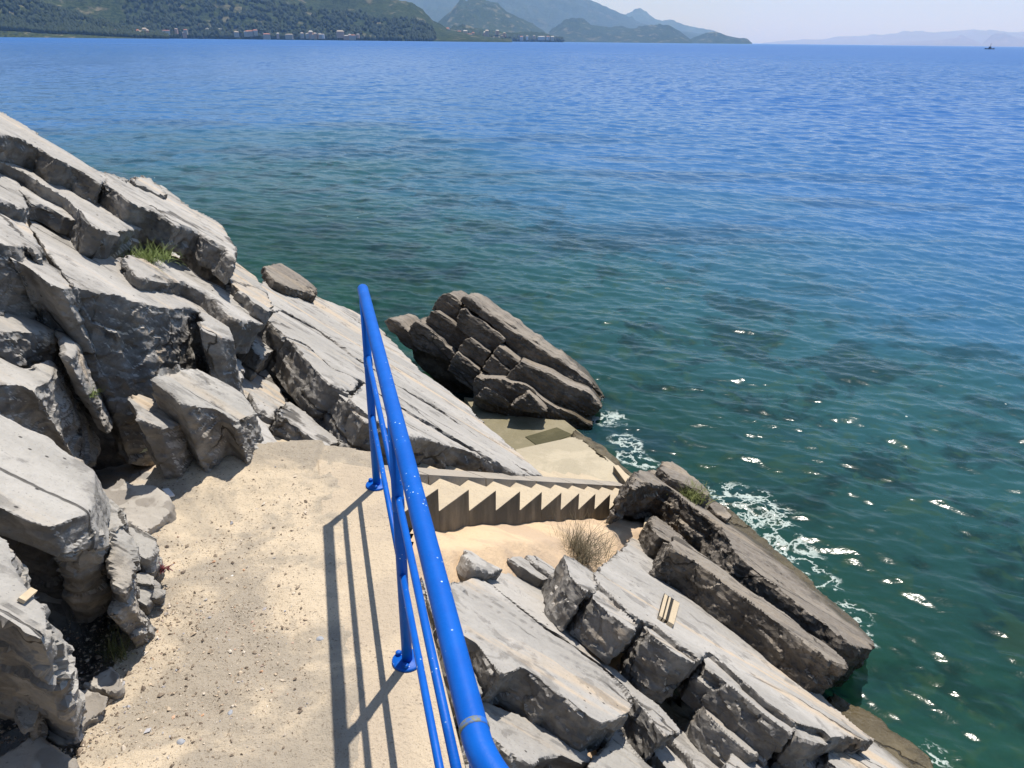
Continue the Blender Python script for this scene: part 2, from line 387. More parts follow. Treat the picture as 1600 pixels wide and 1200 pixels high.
# seabed ------------------------------------------------------------------
def grid_mesh(name, x0, x1, y0, y1, step, hf, mat, inside=None):
    xs = np.arange(x0, x1+step, step); ys = np.arange(y0, y1+step, step); X, Y = np.meshgrid(xs, ys)
    x, y = X.ravel(), Y.ravel(); z = hf(x, y); nx = len(xs)
    i = np.arange(len(ys)-1)[:, None]*nx; j = np.arange(nx-1)[None, :]
    Fq = np.stack([i+j, i+j+1, i+nx+j+1, i+nx+j], -1).reshape(-1, 4)
    if inside is not None:
        k = inside(x, y)[Fq].all(1); Fq = Fq[k]
        us = np.unique(Fq); mp = np.full(len(x), -1); mp[us] = np.arange(len(us)); Fq = mp[Fq]; x, y, z = x[us], y[us], z[us]
    return mesh_obj(name, np.stack([x, y, z], 1), Fq, mat, origin=np.zeros(3))
def in_poly(x, y, poly):
    r = np.zeros(len(x), bool); n = len(poly)
    for i in range(n):
        x1, y1 = poly[i][:2]; x2, y2 = poly[(i+1) % n][:2]
        c = ((y1 > y) != (y2 > y)) & (x < (x2-x1)*(y-y1)/((y2-y1) if y2 != y1 else 1e-9)+x1); r ^= c
    return r
def poly_dist(x, y, poly):
    d = np.full(len(x), 1e9); n = len(poly)
    for i in range(n):
        a = np.array(poly[i][:2]); b = np.array(poly[(i+1) % n][:2]); ab = b-a; L = max(ab@ab, 1e-9)
        t = np.clip(((x-a[0])*ab[0]+(y-a[1])*ab[1])/L, 0, 1)
        d = np.minimum(d, np.hypot(x-a[0]-t*ab[0], y-a[1]-t*ab[1]))
    return d
def bed_h(x, y):
    s = .853*x+.522*y-3.4
    z = SEA-.35-.22*np.clip(s, 0, 40)**.9
    P = np.stack([x, y, x*0], 1)
    return z+.22*fbm(P*.9, 4, 3)+.18*np.abs(cells(P*1.3, 8)[1])
m = NT('seabed_rubble'); n_ = m.noise(m.pos(), 1.7, 6, .65); m.l(m.ramp(n_, [(.35, G3(.03, .05, .03)), (.5, G3(.12, .14, .07)), (.65, G3(.24, .24, .13))]), m.b.inputs['Base Color']); m.b.inputs['Roughness'].default_value = .9
tag(grid_mesh('seabed', -14, 12, 0, 20, .08, bed_h, m.m), kind='structure')

# bedrock under the loose slabs ------------------------------------------------
LANDPX = [(-500, -40), (-200, 80), (0, 190), (60, 225), (150, 285), (250, 310), (335, 372), (372, 425), (420, 465), (500, 505), (580, 550), (650, 605), (700, 640), (735, 665), (830, 750),
          (1000, 850), (1040, 890), (1200, 1030), (1290, 1100), (1420, 1200), (1650, 1400)]
land = [hit(u, v, NB, -1.40)[:2] for u, v in LANDPX]+[np.array(p) for p in ((3.0, -4), (-9, -4))]
land = [tuple(p) for p in land]
pathpx = [(-120, 1230), (-60, 1120), (40, 1040), (110, 1000), (150, 940), (170, 860), (140, 760), (120, 690), (240, 670), (440, 690), (525, 700), (585, 700), (612, 770), (645, 900), (676, 1000), (690, 1067), (702, 1150), (715, 1200)]
PATH = [tuple(zhit(u, v, -CAMZ)[:2]) for u, v in pathpx]+[(.35, -3.0), (-1.6, -3.0)]
T0 = np.array([-.36633706, 3.34145373, -2.074]); TT = np.array([.14148745, .21337996, -.13661711]); TW = np.array([-.83342832, .55262757, 0])   # stair nosing line, step vector, width direction
TH = TT*[1, 1, 0]; TH /= np.linalg.norm(TH)
def sandz(x, y):   # ground that falls beside the stairs (relative to the eye)
    s = TH[0]*(x-T0[0])+TH[1]*(y-T0[1]); lat = -(TW[0]*(x-T0[0])+TW[1]*(y-T0[1]))
    return -2.33-.52*np.clip(s, -.7, 9)-.85*np.clip(lat-.27, 0, 3)
a_ = T0+TW*.72-TT*3; b_ = T0+TW*.72+TT*13
CORR = [tuple(a_[:2]), tuple(b_[:2])]+[tuple(zhit(u, v, -3.6)[:2]) for u, v in ((742, 624), (860, 640), (960, 700), (1015, 740))]+[tuple(T0[:2]+TT[:2]*13-TW[:2]*.1)]+\
       [tuple(hit(u, v, np.array([0, 0, 1.]), z)[:2]) for u, v, z in ((1010, 842, -3.05), (950, 900, -2.75), (880, 905, -2.6), (800, 905, -2.35), (740, 925, -2.1), (700, 940, -1.95), (640, 880, -1.9))]
def rock_h(x, y):
    P = np.stack([x, y, x*0], 1)
    z = (-1.40-NB[0]*x-NB[1]*y)/NB[2]
    a = x*DB[0]+y*DB[1]; b = x*JB[0]+y*JB[1]
    q = (fbm(np.stack([a*.8, b*2.2, a*0], 1), 4, 31)*.5+.5)*8
    z = z+(np.floor(q)+sstep(.8, 1, q-np.floor(q))-4)*.045+.03*fbm(P*4, 4, 12)+.05*cells(np.stack([a*2, b*4, a*0], 1), 9)[2]
    inl = in_poly(x, y, land); dl = poly_dist(x, y, land)
    z = np.where(inl, z, np.minimum(z, -3.75-.4-dl*1.2))
    low = np.where(in_poly(x, y, PATH), -CAMZ-.16, 99.)
    c = in_poly(x, y, CORR); low = np.minimum(low, np.where(c, np.maximum(np.minimum(sandz(x, y)-.25, -1.96), -4.05), 99.))
    dp = np.minimum(poly_dist(x, y, PATH), poly_dist(x, y, CORR))
    z = np.minimum(z, low)
    inside = low < 50
    z = np.where(inside, z, np.minimum(z, np.where(dp < .12, z-.05, z)))
    return z+CAMZ
tag(grid_mesh('bedrock', -9, 4, -3.5, 13, .035, rock_h, M_ST), kind='structure')

# path ------------------------------------------------------------------------
def sand_mat(name, light, mid, dark, speck=.5, side_shade=False):
    m = NT(name); m.b.inputs['Roughness'].default_value = .95; m.b.inputs['Specular IOR Level'].default_value = .1
    P = m.pos(); big = m.noise(P, 1.9, 6, .62, .5)
    c = m.mix(m.mask(big, .42, .57), light, mid)
    n2 = m.noise(P, 9, 6, .7, .3); c = m.mix(m.math('MULTIPLY', m.mask(n2, .52, .66), .55), c, mid)
    sp = m.noise(P, 70, 3, .75); c = m.mix(m.math('MULTIPLY', m.mask(sp, .60, .68), speck), c, dark)
    s2 = m.noise(P, 170, 2, .8); c = m.mix(m.math('MULTIPLY', m.mask(s2, .58, .70), speck*.8), c, dark)
    v = m.n('ShaderNodeTexVoronoi', feature='F1'); v.inputs['Scale'].default_value = 42; m.l(P, v.inputs['Vector'])
    c = m.mix(m.math('MULTIPLY', m.mask(v.outputs['Distance'], .20, .12), m.math('MULTIPLY', m.mask(m.noise(P, 3, 3), .48, .6), speck*1.2)), c, dark)
    if side_shade:   # shade painted into the colour of upright faces, unevenly streaked
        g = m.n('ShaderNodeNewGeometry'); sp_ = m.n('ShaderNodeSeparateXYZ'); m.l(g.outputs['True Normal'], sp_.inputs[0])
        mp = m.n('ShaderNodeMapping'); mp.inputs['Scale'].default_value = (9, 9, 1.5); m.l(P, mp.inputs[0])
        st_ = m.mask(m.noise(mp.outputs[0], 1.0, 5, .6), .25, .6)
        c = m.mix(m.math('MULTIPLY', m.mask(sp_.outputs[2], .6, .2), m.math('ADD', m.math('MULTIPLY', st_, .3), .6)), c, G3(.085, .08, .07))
    m.l(c, m.b.inputs['Base Color'])
    b = m.bump(n2, .7, .02); b = m.bump(sp, .8, .006, b); b = m.bump(s2, .7, .003, b); m.l(b, m.b.inputs['Normal'])
    return m.m
M_SAND = sand_mat('sandy_path', G3(.585, .49, .365), G3(.36, .315, .255), G3(.17, .135, .10), .75)
M_CONC = sand_mat('path_concrete', G3(.565, .47, .35), G3(.49, .41, .315), G3(.22, .18, .14), .6)
M_SND2 = sand_mat('pale_sand', G3(.68, .51, .34), G3(.55, .42, .30), G3(.3, .24, .17), .25)
M_STEP = sand_mat('stair_concrete', G3(.58, .49, .36), G3(.52, .44, .33), G3(.3, .26, .2), .3, side_shade=True)
M_BAND = sand_mat('ramp_concrete', G3(.40, .36, .31), G3(.35, .32, .28), G3(.22, .2, .18), .4)
M_PLAT = sand_mat('platform_concrete', G3(.52, .46, .35), G3(.44, .39, .295), G3(.2, .17, .12), .35)
M_WETC = sand_mat('wet_concrete', G3(.31, .275, .19), G3(.24, .215, .14), G3(.1, .09, .06), .4)
M_WETC.node_tree.nodes['Principled BSDF'].inputs['Roughness'].default_value = .35
sandpx = [(100, 1260), (140, 1130), (165, 1085), (178, 1040), (205, 960), (215, 890), (215, 800), (240, 755), (262, 742), (330, 715), (440, 700), (525, 698), (585, 700), (612, 770), (715, 1200)]
SANDP = [tuple(zhit(u, v, -CAMZ)[:2]) for u, v in sandpx]+[(.35, -3.0), (-1.5, -3.0)]
def path_h(x, y):
    P = np.stack([x, y, x*0], 1)
    z = .012+.016*fbm(P*2.2, 4, 4)+.010*fbm(P*11, 4, 6)+.004*fbm(P*34, 3, 7)
    dl = np.clip((-1.12-x-.05*(3-y))/.25, 0, 1.2); z += .035*dl**1.5            # drifts up against the boulders
    z += .03*sstep(2.75, 3.15, y)*(x < -.9)
    edge = x-(-.46-.262*(y-2.0)); wob = .10*fbm(P*3.0, 4, 77)
    return z+.010*(1-sstep(2.9, 3.0, y))-.030*sstep(-.12, .08, edge+wob)
tag(grid_mesh('path', -1.75, .1, -2.5, 3.5, .0115, path_h, M_SAND, lambda x, y: in_poly(x, y, SANDP) & (x < -.30-.262*(y-2.0)-.0)), kind='structure')
def boxmesh(name, corners, h, mat, parent=None, bevel=.006, origin=None, sub=None):
    """prism: corners are the top outline (world), h its depth"""
    bm = bmesh.new(); t = [bm.verts.new(c) for c in corners]; f = bm.faces.new(t)
    r = bmesh.ops.extrude_face_region(bm, geom=[f]); vs = [e for e in r['geom'] if isinstance(e, bmesh.types.BMVert)]
    for v in vs: v.co.z -= h
    bmesh.ops.recalc_face_normals(bm, faces=bm.faces[:])
    if bevel: bmesh.ops.bevel(bm, geom=bm.edges[:], offset=bevel, segments=2, affect='EDGES', profile=.6)
    V = np.array([v.co[:] for v in bm.verts]); bm.verts.index_update(); Fc = [[v.index for v in f.verts] for f in bm.faces]; bm.free()
    return mesh_obj(name, V, Fc, mat, parent, smooth=False, origin=origin)
# cast edge strip that carries the railing
def eline(y, o): return (-.259-.272*(y-1.963)+o, y, .015)
edge = boxmesh('concrete_edge', [eline(3.02, .012), eline(-2.5, .012), eline(-2.5, -.36), (-.90, 3.12, .015)], .7, M_CONC, bevel=.008, origin=np.array([-.3, 2, -.68]))
tag(edge, kind='structure')

# stairs ------------------------------------------------------------------------
st = empty('staircase', tuple(T0+SHIFT-[0, 0, .6])); tag(st, 'pale concrete staircase going down from the path to the sea platform', 'staircase')
W_ = .66
for k in range(-1, 13):
    A = T0+TT*k; B = A-TT*[1, 1, 0]; z = A[2]; w_ = W_ if k > 1 else W_+.25+.2*(1-k)
    c = [B, A, A+TW*w_, B+TW*w_]; c = [tuple(np.array([q[0], q[1], z])+SHIFT) for q in c]
    hh = .40+(.05*(k % 2))
    # nosing a hair proud of the one below, built as one cast block per step
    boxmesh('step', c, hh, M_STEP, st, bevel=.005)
up = np.array([0, 0, .018]); js = [-.9, .62, 2.7, 5.0, 7.1, 9.3, 10.6, 12.2]
for ja, jb in zip(js[:-1], js[1:]):
    ra = T0+TT*(ja+.02)+TW*.2; rb = T0+TT*(jb-.02)+TW*.2
    V = [ra, rb, rb+TW*.15, ra+TW*.15]; V = [v+up+SHIFT for v in V]+[v-[0, 0, .16]+SHIFT for v in V]
    mesh_obj('ramp_strip', V, [[0, 1, 2, 3], [7, 6, 5, 4], [0, 4, 5, 1], [1, 5, 6, 2], [2, 6, 7, 3], [3, 7, 4, 0]], M_BAND, st, smooth=False)
# sand beside the stairs
SPX = [(640, 780), (690, 800), (850, 806), (1002, 786), (1060, 850), (1040, 960), (940, 1010), (840, 1020), (740, 1040), (640, 960)]
def sand_h(x, y):
    P = np.stack([x, y, x*0], 1); return sandz(x, y)+CAMZ+.05*fbm(P*2.0, 4, 41)+.012*fbm(P*12, 4, 42)
sn = np.array([.53*TH[0], .53*TH[1], 1.0]); sc = float(sn@np.array([T0[0], T0[1], -2.36]))
SP = [tuple(hit(u, v, sn, sc)[:2]) for u, v in SPX]
def keep(x, y):
    lat = -(TW[0]*(x-T0[0])+TW[1]*(y-T0[1])); return in_poly(x, y, SP) & (lat > -.08)
tag(grid_mesh('sand', -1, 2.2, 2, 6.8, .02, sand_h, M_SND2, keep), kind='structure')
# sea platform
def slab(name, px, z, h, mat, bevel=.01):
    c = [tuple(zhit(u, v, z)+SHIFT) for u, v in px]; return boxmesh(name, c, h, mat, bevel=bevel)
p1 = slab('sea_platform', [(805, 702), (905, 680), (992, 750), (1012, 768), (1000, 792), (850, 752), (815, 728)], -3.60, .5, M_PLAT); tag(p1, 'square beige concrete bathing platform at the foot of the stairs', 'platform')
p2 = slab('wet_platform', [(725, 620), (800, 628), (868, 645), (915, 682), (985, 752), (850, 790), (780, 700)], -3.66, .5, M_WETC); tag(p2, 'lower wet olive brown concrete shelf washed by the sea behind the stairs', 'platform')
rc = slab('recess', [(820, 682), (842, 698), (896, 679), (870, 667)], -3.652, .1, sand_mat('dark_wet_recess', G3(.12, .11, .065), G3(.09, .085, .05), G3(.04, .04, .03), .4)); tag(rc, 'dark rectangular wet recess at the seaward edge of the bathing platform', 'recess')
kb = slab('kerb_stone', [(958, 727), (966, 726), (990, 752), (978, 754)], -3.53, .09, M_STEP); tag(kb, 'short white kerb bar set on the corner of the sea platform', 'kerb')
c0 = hit(1010, 800, sn, sc); c1 = hit(1003, 845, sn, sc)
dw = c1-c0; sd2 = np.cross(dw, [0, 0, 1]); sd2 = sd2/np.linalg.norm(sd2)*.07
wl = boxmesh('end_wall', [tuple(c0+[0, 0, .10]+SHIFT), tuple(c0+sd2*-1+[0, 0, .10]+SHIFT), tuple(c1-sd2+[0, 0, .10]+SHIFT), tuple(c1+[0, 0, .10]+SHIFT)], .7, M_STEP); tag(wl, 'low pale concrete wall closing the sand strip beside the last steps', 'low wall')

# railing -----------------------------------------------------------------------
def tube(pts, r, seg=20, caps=True):
    pts = [Vector(p) for p in pts]; V, Fc = [], []
    up = None
    for i, p in enumerate(pts):
        t = ((pts[min(i+1, len(pts)-1)]-pts[max(i-1, 0)])).normalized()
        if up is None: up = t.orthogonal().normalized()
        up = (up-t*up.dot(t)).normalized(); b = t.cross(up); rr = r[i] if isinstance(r, (list, tuple)) else r
        for k in range(seg):
            a = 2*math.pi*k/seg; V.append(tuple(p+(up*math.cos(a)+b*math.sin(a))*rr))
    for i in range(len(pts)-1):
        for k in range(seg):
            Fc.append([i*seg+k, i*seg+(k+1) % seg, (i+1)*seg+(k+1) % seg, (i+1)*seg+k])
    if caps: Fc += [list(range(seg))[::-1], list(range((len(pts)-1)*seg, len(pts)*seg))]
    return np.array(V), Fc
m = NT('blue_paint'); P = m.pos(); m.b.inputs['Roughness'].default_value = .45; m.b.inputs['Specular IOR Level'].default_value = .2
n_ = m.noise(P, 14, 5, .6); c = m.mix(m.mask(n_, .35, .7), G3(.002, .10, .50), G3(.003, .12, .56))
v = m.n('ShaderNodeTexVoronoi', feature='F1'); v.inputs['Scale'].default_value = 75; m.l(P, v.inputs['Vector'])
flm = m.math('MULTIPLY', m.mask(v.outputs['Distance'], .17, .10), m.mask(m.noise(P, 9, 3, .6), .55, .62)); c = m.mix(flm, c, G3(.55, .72, .85))
v2 = m.n('ShaderNodeTexVoronoi', feature='F1'); v2.inputs['Scale'].default_value = 38; m.l(P, v2.inputs['Vector'])
c = m.mix(m.math('MULTIPLY', m.mask(v2.outputs['Distance'], .1, .06), m.mask(m.noise(P, 7, 2), .57, .6)), c, G3(.01, .05, .16))
ru = m.math('MULTIPLY', m.mask(m.noise(P, 26, 6, .75), .66, .70), m.mask(m.noise(P, 3.5, 2), .5, .6)); c = m.mix(ru, c, G3(.13, .055, .03))
m.l(c, m.b.inputs['Base Color']); m.l(m.bump(m.noise(P, 160, 3), .25, .0015, m.bump(n_, .2, .004)), m.b.inputs['Normal'])
M_BLUE = m.m
m = NT('worn_weld'); P = m.pos(); n_ = m.noise(P, 55, 5, .7); m.l(m.mix(m.mask(n_, .42, .56), G3(.01, .14, .6), G3(.17, .19, .15)), m.b.inputs['Base Color']); m.b.inputs['Roughness'].default_value = .6; M_WELD = m.m
b1 = Vector((-.587, 2.894, 0)); b2 = Vector((-.319, 1.852, 0)); dr = (b2-b1).normalized(); HR = .905
hr = empty('handrail', (-.319, 1.852, .012)); tag(hr, 'bright blue painted steel handrail with two thin lower bars along the path edge', 'handrail')
E0 = b2+dr*1.123; d2 = Vector((.6, -.8, 0)).normalized()
top = [b1-dr*.022+Vector((0, 0, HR)), b1-dr*.018+Vector((0, 0, HR)), b1-dr*.008+Vector((0, 0, HR)), b1+dr*.3+Vector((0, 0, HR))]; rr = [.008, .015, .021, .021]
for i in range(1, 8): top.append(b1.lerp(E0-dr*.02, i/7)+Vector((0, 0, HR))+dr*0); rr.append(.021)
top = [p for i, p in enumerate(top) if i != 3]; rr.pop(3)
for i in range(1, 9):
    f = i/8; a = E0-dr*.02; q = (1-f)**2*a+2*f*(1-f)*(E0+dr*.02)+f*f*(E0+dr*.02+d2*.05); top.append(q+Vector((0, 0, HR))); rr.append(.021)
top.append(top[-1]+d2*1.6); rr.append(.021)
V, Fc = tube(top, rr, 28); mesh_obj('top_rail', V, Fc, M_BLUE, hr)
cW = E0-dr*.035+Vector((0, 0, HR)); V, Fc = tube([cW-dr*.006, cW-dr*.003, cW+dr*.003, cW+dr*.006], [.0212, .0222, .0222, .0212], 28); mesh_obj('weld_ring', V, Fc, M_WELD, hr)
E2 = E0+dr*.02+d2*1.2
posts = [b1, b2, E0+dr*.01, E2]
for i, b in enumerate(posts):
    zb = .015
    V, Fc = tube([b+Vector((0, 0, zb)), b+Vector((0, 0, HR-.01))], .0165, 20); po = mesh_obj('post', V, Fc, M_BLUE, hr)
    for zc in (.60,):
        V, Fc = tube([b+Vector((0, 0, zc-.022)), b+Vector((0, 0, zc-.018)), b+Vector((0, 0, zc+.018)), b+Vector((0, 0, zc+.022))], [.0165, .0182, .0182, .0165], 20); mesh_obj('collar', V, Fc, M_BLUE, hr)
    V, Fc = tube([b+Vector((0, 0, zb)), b+Vector((0, 0, zb+.006)), b+Vector((0, 0, zb+.009))], [.048, .048, .045], 32); mesh_obj('base_plate', V, Fc, M_BLUE, hr)
    for q in ((.030, .018), (-.030, .02), (.0, -.034)):
        c_ = b+Vector((q[0], q[1], zb+.008)); V, Fc = tube([c_, c_+Vector((0, 0, .010)), c_+Vector((0, 0, .013))], [.0095, .0095, .007], 12); mesh_obj('bolt', V, Fc, M_BLUE, hr)
for zr in (.355, .625):
    for a, b in ((b1, b2), (b2, posts[2]), (posts[2], E2)):
        V, Fc = tube([a+Vector((0, 0, zr)), a.lerp(b, .5)+Vector((0, 0, zr-.002)), b+Vector((0, 0, zr))], .0098, 16); mesh_obj('lower_bar', V, Fc, M_BLUE, hr)
